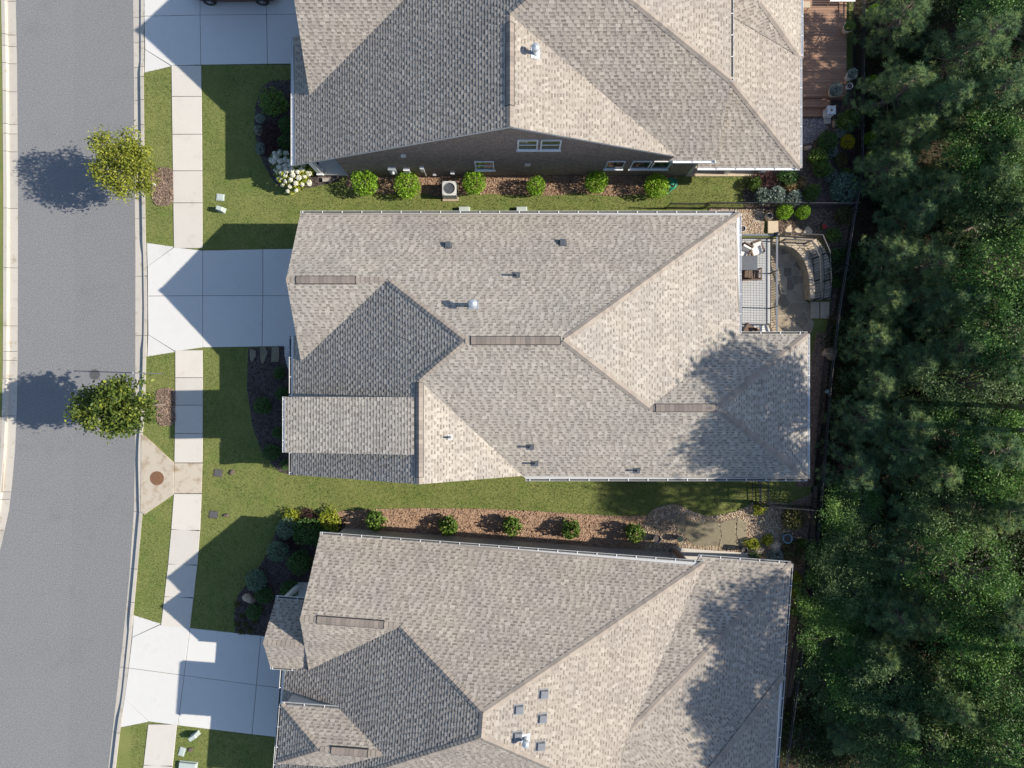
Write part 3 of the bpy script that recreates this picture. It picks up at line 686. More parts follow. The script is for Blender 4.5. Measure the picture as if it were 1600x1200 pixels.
# ---------------- middle house
B = thing('house', 'middle brick house with the long shingle hip roof and shaded rear wing', 'house', (0, 0, 0))
R1, R2 = G(741.4,545.4,7.1), G(864,545.4,7.1)
NW, NE = G(500,357.5,3.3), G(1122.5,357.5,3.3)
Q = G(635,461.5,5.40); GW = G(500,461.5,5.40)
bN = [NW, NE, R2, R1, Q, GW]
V1 = G(500,568.2,3.242); bGS = [GW, Q, V1]
J = G(679.6,594.6,6.112); JS = G(679.6,730,6.112)
bW = [R1, Q, V1, G(500,531,3.242), G(483.7,531,2.98), G(483.7,730,2.98), JS, J]
Vb = G(814.8,730,3.39); bE2 = [J, JS, Vb]
T = G(982.2,631.8,5.362); W2 = G(1072.6,631.8,5.362); SEc = G(1219.6,734.4,3.3)
bS = [R1, J, Vb, G(819.4,734.4,3.3), SEc, W2, T, R2]
In = G(1122.5,529,3.3); bE = [R2, NE, In, T]
WNE = G(1219.6,529,3.3); bWN = [T, W2, WNE, In]; bWE = [W2, WNE, SEc]
bSh = [G(492.8,617.3,4.85), G(672.5,617,6.04), G(672.5,692,6.04), G(492.8,692.6,4.85)]
roofB = roof_build(B, [bN, bGS, bW, bE2, bS, bE, bWN, bWE, bSh], M['shingle'], 100)
nB = {k: newell(p) for k, p in dict(N=bN, GS=bGS, W=bW, E2=bE2, S=bS, E=bE, WN=bWN, WE=bWE).items()}
caps(roofB, NE, R2, nB['N'], nB['E']); caps(roofB, T, R2, nB['S'], nB['E']); caps(roofB, Q, R1, nB['N'], nB['W']); caps(roofB, J, R1, nB['S'], nB['W'])
caps(roofB, JS, J, nB['W'], nB['E2']); caps(roofB, GW, Q, nB['N'], nB['GS']); caps(roofB, R1, R2, nB['N'], nB['S'])
caps(roofB, WNE, W2, nB['WN'], nB['WE']); caps(roofB, SEc, W2, nB['S'], nB['WE']); caps(roofB, T, W2, nB['WN'], nB['S'])
def rv(roof, a, b, ua, ub): d = b - a; return ridge_vent(roof, a + d * ua + Vector((0, 0, .02)), a + d * ub + Vector((0, 0, .02)))
rv(roofB, GW, Q, .10, .68); rv(roofB, R1, R2, .06, .97); rv(roofB, T, W2, .10, .98); rv(roofB, J, JS, .03, .93)
gutter(roofB, NW, NE, (0, 1, 0)); gutter(roofB, NE, In, (1, 0, 0), shade_silt=False); gutter(roofB, In, WNE, (0, 1, 0)); gutter(roofB, WNE, SEc, (1, 0, 0), shade_silt=False); gutter(roofB, SEc, G(819.4,734.4,3.3), (0, -1, 0))
gutter(roofB, G(483.7,531,2.98), G(483.7,617,2.98), (-1, 0, 0)); gutter(roofB, G(483.7,696,2.98), G(483.7,730,2.98), (-1, 0, 0)); gutter(roofB, bSh[0], bSh[3], (-1, 0, 0), shade_silt=False)
# cheeks of the raised porch roof
wz = plane_z(bW)
for y in (619.5, 690.0):
    a, b_ = G(497,y), G(671,y); za, zb = bSh[0].z - .16, bSh[1].z - .16
    wall_poly(B, [Vector((a.x, a.y, wz(a.x, a.y) - .05)), Vector((b_.x, b_.y, wz(b_.x, b_.y) - .05)), Vector((b_.x, b_.y, zb)), Vector((a.x, a.y, za))], (0, -1 if y < 650 else 1, 0), M['trim'], .06, 'dormer_cheek')
wall_poly(B, [G(496.5,619.5,2.95), G(496.5,690,2.95), G(496.5,690,4.66), G(496.5,619.5,4.66)], (1, 0, 0), M['trim'], .08, 'dormer_wall')
wm = MB()
def foot(m, x0, x1, y0, y1, top): a, b_ = G(x0, y1), G(x1, y0); m.box(a.x, b_.x, a.y, b_.y, -.15, top)
foot(wm, 514, 1110, 369, 560, 3.1); foot(wm, 560, 1110, 560, 722, 3.1); foot(wm, 1110, 1207, 541, 722, 3.1); wm.build('wall', M['brickB'], B)
wall_poly(B, [G(514,371,3.0), G(514,552,3.0), G(514,461.5,4.95)], (1, 0, 0), M['brickB'], .15, 'gable_wall')
wall_poly(B, [G(500,720,2.9), G(679.6,720,5.75), G(805,720,3.2)], (0, 1, 0), M['brickB'], .15, 'gable_wall')
for y in (560, 655, 724): m = MB(); p = G(497, y); m.box(p.x - .1, p.x + .1, p.y - .1, p.y + .1, 0, 2.9); m.build('porch_post', M['white'], B)
m = MB(); a, b_ = G(497,727), G(560,556); m.box(a.x, b_.x, a.y, b_.y, -.1, .08); m.build('porch_slab', M['concrete'], B)
m = MB(); a, b_ = G(513.2,535), G(514,395); m.box(a.x, b_.x + .01, a.y, b_.y, .03, 2.3)
gd = m.build('garage_door', M['white'], B)
for i in range(1, 4): m = MB(); m.box(a.x - .015, a.x + .004, a.y + .05, b_.y - .05, .05 + i * .56, .07 + i * .56); m.build('panel_groove', M['trim'], gd)
for x in (880, 960, 1060, 1160): window(B, G(x, 722, 1.6), (1, 0, 0), (0, -1, 0), .9, 1.4)
for x in (640, 780, 900, 1040): window(B, G(x, 369, 1.6), (-1, 0, 0), (0, 1, 0), .9, 1.2)
for y in (410, 470): window(B, G(1110, y, 2.1), (0, 1, 0), (1, 0, 0), 1.2, 1.5)
vent_pipe(roofB, on(bN,740,477), nB['N'], .10, .62, 'galv', True, .22)
vent_pipe(roofB, on(bN,807,430), nB['N'], .05, .42); box_vent(roofB, on(bN,700,384), nB['N'], .15); box_vent(roofB, on(bN,879,380), nB['N'], .15)
vent_pipe(roofB, on(bE2,703,683), nB['E2'], .045, .35, 'vent_grey', base_r=.13); vent_pipe(roofB, on(bS,829,698), nB['S'], .055, .40); vent_pipe(roofB, on(bS,836,724), nB['S'], .05, .40); vent_pipe(roofB, on(bS,995,735), nB['S'], .05, .35)
box = MB(); 
# ---------------- upper house
A = thing('house', 'upper brick house with a tall gable side wall and broad shingle roof', 'house', (0, 0, 0))
ay = 284.6; AR = G(797.6,ay,7.75); AV = G(797.6,146.4,7.75); AB = G(1026.7,ay,4.085)
aW = [G(484.6,100,2.8), G(484.6,ay,2.8), AR, AV, G(875,100.2,8.972), G(875,-60,8.972), G(712.3,-60,6.4), G(712.3,55,6.4), G(512,190,3.233), G(512,100,3.233)]
aG = [G(512,190,3.233), G(512,55,6.40), G(712.3,55,6.40)]; aGN = [G(512,55,6.40), G(512,-90,3.2), G(712.3,-90,3.2), G(712.3,55,6.40)]
aE = [AR, AV, AB]
aS = [AV, AB, G(1018,289,3.968), G(1083.5,289,3.968), G(1083.5,206.5,6.156), G(880,100.2,8.975), G(875,100.2,8.975)]
aEU = [G(880,100.2,8.975), G(1083.5,206.5,6.16), G(1083.5,-60,6.16), G(880,-60,8.975)]
L_ = G(1094.7,188,4.8); LC_ = G(1212.5,290,3.0)
aSL = [G(1066,290,3.0), LC_, L_, G(1066,188,4.8)]; aEL = [L_, LC_, G(1212.5,-60,3.0), G(1094.7,-60,4.8)]
wc, wh, wv = G(1212.5,132.5,3.03), G(1132.6,81.6,4.95), G(1096,101.6,4.81); wx = G(1090,58)
wx.z = plane_z([wc, wh, wv])(wx.x, wx.y)
aWS = [wc, wh, wx, wv]; aWE = [wc, G(1212.5,-60,3.03), G(1132.6,-60,4.95), wh]
roofA = roof_build(A, [aW, aG, aGN, aE, aS, aEU, aSL, aEL, aWS, aWE], M['shingle_low'], 300)
nA = {k: newell(p) for k, p in dict(W=aW, G=aG, GN=aGN, E=aE, S=aS, EU=aEU, SL=aSL, EL=aEL, WS=aWS, WE=aWE).items()}
caps(roofA, AR, AV, nA['W'], nA['E']); caps(roofA, AV, G(875,100.2,8.972), nA['W'], nA['S']); caps(roofA, G(1083.5,206.5,6.156), G(880,100.2,8.975), nA['S'], nA['EU']); caps(roofA, LC_, L_, nA['SL'], nA['EL']); caps(roofA, wc, wh, nA['WS'], nA['WE']); caps(roofA, G(512,55,6.40), G(712.3,55,6.40), nA['G'], nA['GN'])
rv(roofA, G(797.6,258,7.75), G(797.6,155,7.75), .0, .98)
gutter(roofA, aW[0], aW[1], (-1, 0, 0), shade_silt=False); gutter(roofA, G(1024,289,3.968), G(1083.5,289,3.968), (0, -1, 0), shade_silt=False); gutter(roofA, G(1083.5,206.5,6.16), G(1083.5,-60,6.16), (1, 0, 0))
gutter(roofA, G(1066,290,3.0), LC_, (0, -1, 0), shade_silt=False); gutter(roofA, LC_, G(1212.5,133,3.0), (1, 0, 0), shade_silt=False); gutter(roofA, wc + Vector((.03,0,.03)), G(1213.4,-60,3.06), (1, 0, 0), shade_silt=False)
vent_pipe(roofA, on(aE,836,84), nA['E'], .09, .5, 'galv', True, .22)
wy = 275
wall_poly(A, [G(545,wy,-.15), G(1071,wy,-.15), G(1071,wy,3.7), G(1027,wy,3.9), G(797.6,wy,7.58), G(545,wy,3.56)], (0, 1, 0), M['brickA'], .2)
m = MB(); foot(m, 525, 545, 110, 240, 3.2); foot(m, 545, 1071, -90, 268, 3.4); foot(m, 1071, 1198, -90, 235, 2.85); m.build('wall', M['brickA'], A)
wall_poly(A, [G(524,184,3.0), G(524,-80,3.0), G(524,55,5.95)], (1, 0, 0), M['brickA'], .15, 'gable_wall')
m = MB(); foot(m, 545, 1071, -90, 266, 3.6); 
for x in (824.5, 860.5):
    g_ = G(800 + (x - 800) * .868, wy, 4.73); window(A, g_, (1, 0, 0), (0, -1, 0), .95, 1.25)
for x, w_ in ((961, .9), (1001, .95), (1033, .9)):
    window(A, G(800 + (x - 800) * .948, wy, 1.85), (1, 0, 0), (0, -1, 0), w_, 1.15, False, .045)
window(A, G(800 + (757 - 800) * .95, wy, 1.75), (1, 0, 0), (0, -1, 0), .98, 1.3)
m = MB(); c_ = G(800 + 24.5 * .945, wy, 2.0); m.box(c_.x - .13, c_.x + .13, c_.y - .10, c_.y, 1.86, 2.02); m.box(c_.x - .15, c_.x + .15, c_.y - .13, c_.y, 2.02, 2.05); m.build('dryer_vent', M['ceramic'], A)
m = MB(); c_ = G(800 + (629 - 800) * .90, wy, 3.3); m.box(c_.x - .11, c_.x + .11, c_.y - .10, c_.y, 3.2, 3.36); m.box(c_.x - .125, c_.x + .125, c_.y - .12, c_.y, 3.36, 3.39); m.build('wall_lamp', M['ceramic_w'], A)
def meter(u, z0, z1, w, d, mat, nm, extra=None):
    c = G(800 + (u - 800) * (H - z1) / H, wy); m = MB(); m.box(c.x - w/2, c.x + w/2, c.y - d, c.y, z0, z1); m.box(c.x - w/2 - .015, c.x + w/2 + .015, c.y - d - .015, c.y, z1, z1 + .02)
    o = m.build(nm, M[mat], A)
    if extra: m = MB(); m.tube([(c.x, c.y - d + .02, (z0+z1)/2), (c.x, c.y - d - .12, (z0+z1)/2)], .09, 12); m.build('meter_dial', M['galv'], o)
    return o
meter(612, .8, 1.5, .36, .16, 'galv', 'electric_meter', True); meter(635, .9, 1.35, .30, .14, 'ceramic_w', 'cable_box'); meter(659, 1.0, 1.55, .18, .12, 'ceramic_w', 'telephone_box'); meter(679, .3, .45, .14, .1, 'ceramic_w', 'tap_cover'); meter(707, .55, .75, .18, .12, 'ceramic_w', 'gas_regulator')
m = MB(); c_ = G(800 + (661 - 800) * .97, wy); m.tube([(c_.x + .05, c_.y - .05, 0), (c_.x + .05, c_.y - .05, 1.0)], .025, 8); m.build('conduit', M['ceramic_w'], A)
m = MB(); c_ = G(1071, wy); m.box(c_.x - .02, c_.x + .12, c_.y - .03, c_.y + .12, 0, 3.6); m.build('corner_board', M['trim'], A)
# front porch and rear porch of the upper house
m = MB(); a, b_ = G(500,275), G(545,170); m.box(a.x, b_.x, a.y, b_.y, -.1, .25); m.build('porch_slab', M['concrete'], A)
for x, y in ((503, 272), (503, 225)): m = MB(); p = G(x, y); m.box(p.x - .11, p.x + .11, p.y - .11, p.y + .11, .25, 2.75); m.box(p.x - .17, p.x + .17, p.y - .17, p.y + .17, .25, .42); m.build('porch_post', M['white'], A)
m = MB(); a, b_ = G(505,285), G(518,279); m.box(a.x, b_.x, a.y, b_.y, -.05, .16); m.build('porch_step', M['brickA'], A)
m = MB(); a, b_ = G(1074,276), G(1192,236); m.box(a.x, b_.x, a.y, b_.y, -.1, .09); m.build('porch_slab', M['limestone'], A)
for x in (1133, 1187): m = MB(); p = G(x, 270); m.box(p.x - .11, p.x + .11, p.y - .11, p.y + .11, .09, 2.9); m.build('porch_post', M['white'], A)

# ---------------- lower house, turned with the bend of the street
Cc = thing('house', 'lower brick house with several small hips at the bottom edge', 'house', (0, 0, 0))
EX, EY = .9972, .0746
def Cg(s, d, z=0): return G(527.5 + s * EX - d * EY, 813.5 + s * EY + d * EX, z)
def cl(p): u, v = p.x / K + 800 - 527.5, 600 - p.y / K - 813.5; return u * EX + v * EY, -u * EY + v * EX
zW = lambda s: 7.47 - .0159 * (250.5 - s)
zE = lambda s: 7.47 - .01409 * (s - 250.5)
cAN, cAS = Cg(250.5,175.3,7.47), Cg(250.5,206.4,7.47)
cQ = Cg(132.9,96.7,5.6); cGW = Cg(0,96.7,5.6); cNW, cNE = Cg(0,0,3.3), Cg(546.5,0,3.3)
cN = [cNW, cNE, cAN, cQ, cGW]; cV = Cg(0,190.6,zW(0)); cGS = [cGW, cQ, cV]
cSW = Cg(-43,393,2.8); cW = [cAN, cQ, cV, Cg(-43,190.6,zW(-43)), cSW, cAS]
cVt = Cg(451.5,223.5,zE(451.5)); cE = [cAN, cNE, cVt, Cg(440.3,255,zE(440.3)), Cg(440.3,313,zE(440.3)), cAS]
cS = [cAS, cSW, Cg(582,393,2.8)]
w1t = Cg(451.5,224,4.65); w1a, w1c = Cg(540,-7,3.15), Cg(671.7,-7,3.15); cN1 = [w1a, w1c, w1t]
_e1 = plane_z([w1t, w1c, Cg(671.7,151,3.15)])
def ez(s, d): p = Cg(s, d); return Cg(s, d, _e1(p.x, p.y))
cE1 = [w1t, w1c, Cg(671.7,151,3.15), ez(535,214), ez(440.3,255)]
_p = [ez(440.3,255), Cg(671.7,153,3.15), Cg(571,273,4.15)]; _nb = plane_z(_p)
def bz(s, d): p = Cg(s, d); return Cg(s, d, _nb(p.x, p.y))
cN2 = [ez(440.3,255), ez(535,214), Cg(671.7,151,3.15), bz(571,273), bz(500,360), bz(440.3,360)]
_pe = [Cg(671.7,153,3.15), Cg(571,273,4.15), Cg(671.7,390,3.15)]; _pz = plane_z(_pe)
def pz(s, d): p = Cg(s, d); return Cg(s, d, _pz(p.x, p.y))
cE2 = [Cg(671.7,153,3.15), pz(671.7,390), pz(480,390), bz(500,360), bz(571,273)]
pe, pr = 3.2, 4.5
cPN = [Cg(-57,96,pe), Cg(4,96,pe), Cg(4,145,pr), Cg(-57,145,pr)]; cPS = [Cg(-57,145,pr), Cg(4,145,pr), Cg(4,194,pe), Cg(-57,194,pe)]
cDN = [Cg(-27,230,4.33), Cg(53,230,4.33), Cg(123,270,5.45), Cg(38,270,5.45)]; cDW = [Cg(-27,230,4.33), Cg(38,270,5.45), Cg(-27,310,4.33)]; cDS = [Cg(38,270,5.45), Cg(123,270,5.45), Cg(53,310,4.33), Cg(-27,310,4.33)]
Cpl = dict(N=cN, GS=cGS, W=cW, E=cE, S=cS, N1=cN1, E1=cE1, N2=cN2, E2=cE2, PN=cPN, PS=cPS, DN=cDN, DW=cDW, DS=cDS)
roofC = roof_build(Cc, list(Cpl.values()), M['shingle_low'], 500); nC = {k: newell(p) for k, p in Cpl.items()}
caps(roofC, cNE, cAN, nC['N'], nC['E']); caps(roofC, cQ, cAN, nC['N'], nC['W']); caps(roofC, cGW, cQ, nC['N'], nC['GS']); caps(roofC, cAN, cAS, nC['W'], nC['E'])
caps(roofC, cSW, cAS, nC['W'], nC['S']); caps(roofC, Cg(440.3,313,zE(440.3)), cAS, nC['E'], nC['S']); caps(roofC, w1c, w1t, nC['N1'], nC['E1']); caps(roofC, Cg(671.7,153,3.15), bz(500,360), nC['N2'], nC['E2'])
caps(roofC, cPN[3], cPN[2], nC['PN'], nC['PS']); caps(roofC, cDN[0], cDN[3], nC['DN'], nC['DW']); caps(roofC, cDS[3], cDN[3], nC['DS'], nC['DW']); caps(roofC, cDN[3], cDN[2], nC['DN'], nC['DS'])
rv(roofC, cGW, cQ, .17, .83); rv(roofC, cDN[3], cDN[2], .18, .74)
nrm = lambda s, d: Cg(s, d) - Cg(0, 0)
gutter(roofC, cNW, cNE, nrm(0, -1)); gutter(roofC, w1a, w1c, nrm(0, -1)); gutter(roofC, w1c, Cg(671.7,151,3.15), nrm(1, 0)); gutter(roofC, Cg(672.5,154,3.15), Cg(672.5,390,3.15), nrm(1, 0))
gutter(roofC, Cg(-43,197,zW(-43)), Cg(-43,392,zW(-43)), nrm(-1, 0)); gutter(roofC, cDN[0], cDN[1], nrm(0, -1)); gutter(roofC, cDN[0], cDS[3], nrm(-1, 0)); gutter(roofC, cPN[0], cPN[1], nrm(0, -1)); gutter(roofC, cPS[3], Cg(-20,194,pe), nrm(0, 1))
for u, v in ((849,1084), (810,1108), (847,1122), (808,1150), (844,1165)): box_vent(roofC, on(cE, u, v), nC['E'], .19, 'vent_grey')
vent_pipe(roofC, on(cE,821,1153), nC['E'], .08, .45, 'galv', True, .2)
m = MB()
def cbox(s0, s1, d0, d1, z0, z1): m.prism([Cg(s0,d0,z1), Cg(s1,d0,z1), Cg(s1,d1,z1), Cg(s0,d1,z1)], z1 - z0)
cbox(12, 520, 10, 380, -.15, 3.1); m.build('wall', M['brickC'], Cc); m = MB(); cbox(520, 660, 40, 380, -.15, 2.95); m.build('wall', M['brickC'], Cc)
wall_poly(Cc, [Cg(11,12,3.0), Cg(11,188,3.0), Cg(11,96.7,5.1)], nrm(1, 0), M['brickC'], .15, 'gable_wall')
m = MB(); cbox(524, 660, 2, 40, -.1, .10); m.build('porch_slab', M['concrete'], Cc)
for s in (524, 655): m = MB(); cbox(s, s + 6, 3, 9, .1, 3.0); m.build('porch_post', M['wood'], Cc)
wall_poly(Cc, [Cg(-52,100,3.1), Cg(-52,190,3.1), Cg(-52,145,4.3)], nrm(1, 0), M['trim'], .1, 'porch_gable')
for d in (100, 186): m = MB(); cbox(-53, -47, d, d + 6, 0, 3.05); m.build('porch_post', M['white'], Cc)
m = MB(); m.prism([Cg(s, d, .07) for s, d in ((12,98), (-52,100), (-66,115), (-74,138), (-78,165), (-78,196), (12,196))], .15); m.build('porch_slab', M['driveway'], Cc)
for d in (60,): window(Cc, Cg(11.4,d,1.6), nrm(0, 1), nrm(-1, 0), 1.2, 1.4)
for s0, s1, d0, d1 in ((-25, 44, 231, 309),):
    for a, b_ in (((s0, d0), (s1, d0)), ((s0, d0), (s0, d1)), ((s0, d1), (s1, d1))):
        pa, pb = Cg(*a), Cg(*b_); wall_poly(Cc, [Vector((pa.x, pa.y, 2.7)), Vector((pb.x, pb.y, 2.7)), Vector((pb.x, pb.y, 4.24)), Vector((pa.x, pa.y, 4.24))], (Cg((s0+s1)/2, (d0+d1)/2) - (pa+pb)/2), M['trim'], .08, 'dormer_cheek')

# ------------------------------------------------------------------ leaves, shrubs and trees
def leaf_quads(cent, size, mat, name, r, up=.5, aspect=.55, tone=None, nrm=None):
    """one bent-diamond leaf at each centre"""
    n = len(cent); nv = unit((nrm if nrm is not None else 0) + r.normal(size=(n, 3)) * .8 + np.array((0, 0, up)))
    d = unit(np.cross(nv, r.normal(size=(n, 3)))); e = np.cross(nv, d)
    s = (size * (.65 + .7 * r.random(n)))[:, None]; a = s * aspect
    cor = np.stack([cent - d * s, cent + e * a, cent + d * s, cent - e * a], 1)
    return quads_mesh(name, cor, tone if tone is not None else np.clip(r.normal(.5, .24, n), 0, 1), mat)
def ball_points(n, r, lump=.18, flat=.85, shell=.45, k=5):
    """points through a lumpy ball, denser toward the surface"""
    d = unit(r.normal(size=(n, 3))); ph = r.random((k, 3)) * 6.28; fr = r.normal(size=(k, 3)) * 2.6
    b = 1 + lump * sum(np.sin(d @ fr[i] + ph[i, 0]) for i in range(k)) / math.sqrt(k)
    rad = b * (1 - shell * r.random(n) ** 1.6); p = d * rad[:, None]; p[:, 2] *= flat
    return p, d
SH = {}
def shrub_proto(key, mat, n, leaf, lump=.15, flat=.85, up=.5, aspect=.5, shell=.45):
    r = np.random.default_rng(abs(hash(key)) % 1000 if False else sum(map(ord, key)))
    p, d = ball_points(n, r, lump, flat, shell); p[:, 2] += flat; p = p[p[:, 2] > .03]; d = d[:len(p)]
    SH[key] = leaf_quads(p, leaf, M[mat], 'foliage_' + key, r, up, aspect)
for key, mat, n, leaf, lump, flat, up in (
    ('box', 'leaf_box', 1500, .085, .07, .95, .4), ('deep', 'leaf_deep', 1400, .085, .12, .9, .4), ('blue', 'leaf_blue', 1500, .085, .08, .9, .4),
    ('silver', 'leaf_silver', 700, .13, .15, .8, .6), ('mid', 'leaf_mid', 900, .11, .25, .85, .5), ('lime', 'leaf_lime', 700, .13, .25, .75, .5),
    ('gold', 'leaf_gold', 1400, .08, .06, .8, .4), ('purple', 'leaf_purple', 900, .10, .25, .7, .4), ('tan', 'leaf_tan', 700, .13, .2, .7, .3), ('olive', 'leaf_olive', 900, .10, .22, .8, .4),
    ('big', 'leaf_mid', 420, .20, .22, .8, .6)):
    shrub_proto(key, mat, n, leaf, lump, flat, up)
_st = MB(); _st.tube([(0, 0, -.05), (.02, .01, .5), (0, .03, .9)], [.06, .045, .02], 7)
for k in range(5):
    a = k * 1.257; _st.tube([(0, 0, .15), (math.cos(a) * .3, math.sin(a) * .3, .55), (math.cos(a) * .5, math.sin(a) * .5, .95)], [.04, .028, .012], 5)
STEM = _st.mesh('stem', M['bark'])
def shrub(kind, u, v, r_px, label, hgt=None, name='shrub', cat='shrub', group=None, sx=1.0, rot=None, z0=0.0):
    """shrub whose middle is seen at (u, v)"""
    r = r_px * K * .97; h = hgt or r * 1.6; base = P(u, v, h * .55); base.z = z0
    t = thing(name, label, cat, base, rot if rot is not None else rnd.random() * 6.28, group)
    zsc = h / 1.75
    link('foliage', SH[kind], t, scale=(r * sx, r / sx, zsc)); link('stem', STEM, t, scale=(r, r, zsc * 1.0))
    return t

# clipped boxwoods along the brick side wall
bx = [(570,284,22,'leftmost bright green boxwood by the brick wall next to the white flowers'), (637,289,21,'bright green boxwood by the brick wall left of the air conditioner'), (740,285,19,'bright green boxwood right of the air conditioner'),
      (838,291,15,'smallest bright green boxwood below the pair of gable windows'), (931,284,18,'bright green boxwood third from the right end of the brick wall'), (1026,290,20,'rightmost bright green boxwood beside the coiled green hose')]
for u, v, r, l in bx: shrub('box', u, v, r, l, 1.15, 'boxwood', 'shrub', 'boxwoods along the brick wall')
# loose shrubs in the reddish bed
for i, (u, v, r, l) in enumerate([(585,814,15,'leafy green shrub at the left end of the reddish bed'), (703,822,14,'leafy green shrub second from left in the reddish bed'), (799,823,14,'leafy green shrub in the middle of the reddish bed'), (894,828,14,'leafy green shrub fourth from left in the reddish bed'), (991,834,14,'shaded green shrub at the right end of the reddish bed')]):
    shrub('big', u, v, r, l, 1.1, 'shrub', 'shrub', 'shrubs in the reddish bed')
# front bed of the lower house
for k, u, v, r, h, l in [('blue',448,825,17,.95,'blue-green ball shrub nearest the lawn corner of the lower house'), ('blue',434,862,17,.95,'blue-green ball shrub in the middle of its row'), ('blue',400,906,17,.95,'blue-green ball shrub next to the grey boulder'),
    ('deep',478,830,22,1.1,'dark green shrub below the coloured leaves'), ('deep',468,879,19,1.1,'dark green round shrub near the lower house gable'), ('deep',452,922,15,.9,'dark green shrub above the small porch roof'), ('deep',413,930,14,.7,'dark green shrub behind the grey boulder'), ('deep',397,956,13,.6,'dark green shrub above the porch slab'),
    ('purple',455,846,14,.5,'dark purple low shrub among the ball shrubs'), ('lime',455,809,14,.6,'pale lime shrub on the sunlit edge of the front bed'), ('purple',480,808,13,.55,'reddish shrub between two lime shrubs'), ('lime',513,813,18,.6,'bright lime shrub beside the reddish bed'), ('deep',497,838,18,.9,'dark shrub in the shade of the lower house corner')]:
    shrub(k, u, v, r, l, h)
for u, v in ((370,945), (378,963), (370,975), (383,976), (376,987), (390,985), (397,971)): shrub('olive', u, v, 5, 'small yellowish perennial between the lower driveway and the grey boulder', .25, 'perennial', 'plant', 'small perennials by the lower driveway')
# bed of the middle house
for u, v, r, h, l in [(410,634,14,.8,'round dark green shrub alone in the middle front bed'), (441,615,11,.8,'dark green shrub tucked by the middle house eave'), (435,676,10,.7,'small green shrub beside the raised porch roof'), (424,707,14,.7,'spreading green shrub near the lower end of the middle front bed'), (447,726,9,.9,'upright green shrub at the middle house corner'), (436,583,10,.5,'dim green shrub near the three stepping stones')]:
    shrub('deep', u, v, r, l, h)
# bed of the upper house
for k, u, v, r, h, l in [('mid',428,160,24,1.0,'feathery green shrub in front of the upper house'), ('purple',422,205,17,.6,'purple-brown shrub in the upper front bed'), ('purple',425,232,15,.6,'bronze shrub low in the upper front bed'), ('silver',406,185,8,.4,'silvery plant at the upper front bed edge'), ('silver',404,203,8,.4,'second silvery plant at the upper front bed edge'), ('silver',407,232,9,.4,'lowest silvery plant at the upper front bed edge'), ('deep',448,195,13,.8,'dark shrub beside the white upper gutter'), ('deep',446,222,12,.8,'dark shrub under the upper gutter')]:
    shrub(k, u, v, r, l, h)
# garden behind the upper house
for k, u, v, r, h, l in [('mid',1327,187,18,1.0,'fresh green shrub beside the white lantern'), ('silver',1313,207,9,.5,'pale silver plant below the fresh green shrub'), ('gold',1325,221,12,.6,'bright golden yellow round shrub'), ('silver',1301,238,9,.5,'pale blue-white flowering plant left of the golden shrub'),
    ('deep',1293,221,17,.8,'dark green shrub left of the golden shrub'), ('mid',1278,245,16,.9,'green shrub at the corner of the upper rear roof'), ('olive',1315,250,12,.6,'olive shrub below the pale flowering plant'), ('purple',1330,245,13,.5,'dark violet shrub by the back fence'),
    ('mid',1287,264,15,.9,'grey-green shrub in the middle of the rear garden'), ('silver',1300,275,10,.6,'bluish plant low in the rear garden'), ('blue',1320,293,24,1.1,'large grey-green shrub by the fence corner'), ('mid',1323,270,9,.5,'small light green plant near the fence'),
    ('deep',1232,274,17,.8,'green shrub below the white gutter corner'), ('mid',1180,287,11,.7,'light green shrub at the end of the rear porch'), ('purple',1199,285,20,.7,'maroon shrub beside the rear porch'), ('tan',1235,290,12,.6,'tan ornamental grass clump'), ('tan',1252,284,10,.6,'straw-coloured grass clump right of its twin'),
    ('silver',1193,306,13,.8,'white-speckled shrub left of its row by the dividing fence'), ('silver',1214,304,15,.9,'white-speckled shrub middle of its row by the dividing fence'), ('silver',1240,310,13,.8,'white-speckled shrub right of its row by the dividing fence'), ('mid',1270,300,14,.7,'green shrub above the dividing fence'), ('lime',1270,292,6,.4,'small lime plant above the dividing fence')]:
    shrub(k, u, v, r, l, h, sx=1.25 if k in ('purple',) else 1.0, rot=-.9 if k == 'purple' else None)
for u, v, r, h, l in [(1364,18,10,.9,'bright leafy bush outside the fence at the top edge'), (1362,128,9,.8,'bright leafy bush outside the fence by the tall pot'), (1361,168,11,.9,'bright leafy bush outside the fence by the lantern'), (1359,215,10,.8,'bright leafy bush outside the fence by the golden shrub'), (1362,248,12,.9,'bright leafy bush outside the fence by the violet shrub')]:
    shrub('box', u, v, r, l, h)
# garden behind the middle house
for k, u, v, r, h, l in [('box',1226,331,13,.9,'bright green shrub right of the round clay urn'), ('box',1254,332,11,.9,'second bright green shrub along the dividing fence'), ('olive',1320,337,16,.8,'brownish shrub in the fence corner'), ('mid',1302,367,13,.7,'green shrub by the curved stairs'), ('deep',1306,400,13,.8,'dark shrub outside the curved stairs'), ('mid',1306,441,9,.6,'light green shrub beside the lowest stair railing'), ('olive',1305,500,10,.5,'shaded shrub by the back fence')]:
    shrub(k, u, v, r, l, h)
for k, u, v, r, h, l in [('lime',1187,795,10,.6,'yellow-green shrub by the side gate'), ('olive',1241,811,20,1.3,'large square olive shrub by the gravel garden'), ('lime',1177,852,12,.5,'lime plants beside the long pale boulder'), ('lime',1200,845,9,.5,'lime plants behind the angular boulder'), ('silver',1211,868,14,.6,'blue-silver plant at the lower gutter'), ('deep',1180,868,10,.5,'dark plant below the long pale boulder'), ('olive',1240,862,18,.7,'straw-green grass clump by the lower back fence'), ('mid',1253,850,9,.6,'light green plant along the lower back fence'), ('lime',1246,905,9,.7,'pale yellow-white bush beside the lower rear gutter'), ('lime',1243,925,8,.7,'second pale bush beside the lower rear gutter'), ('mid',1240,955,8,.6,'green plant between lower house and back fence')]:
    shrub(k, u, v, r, l, h)

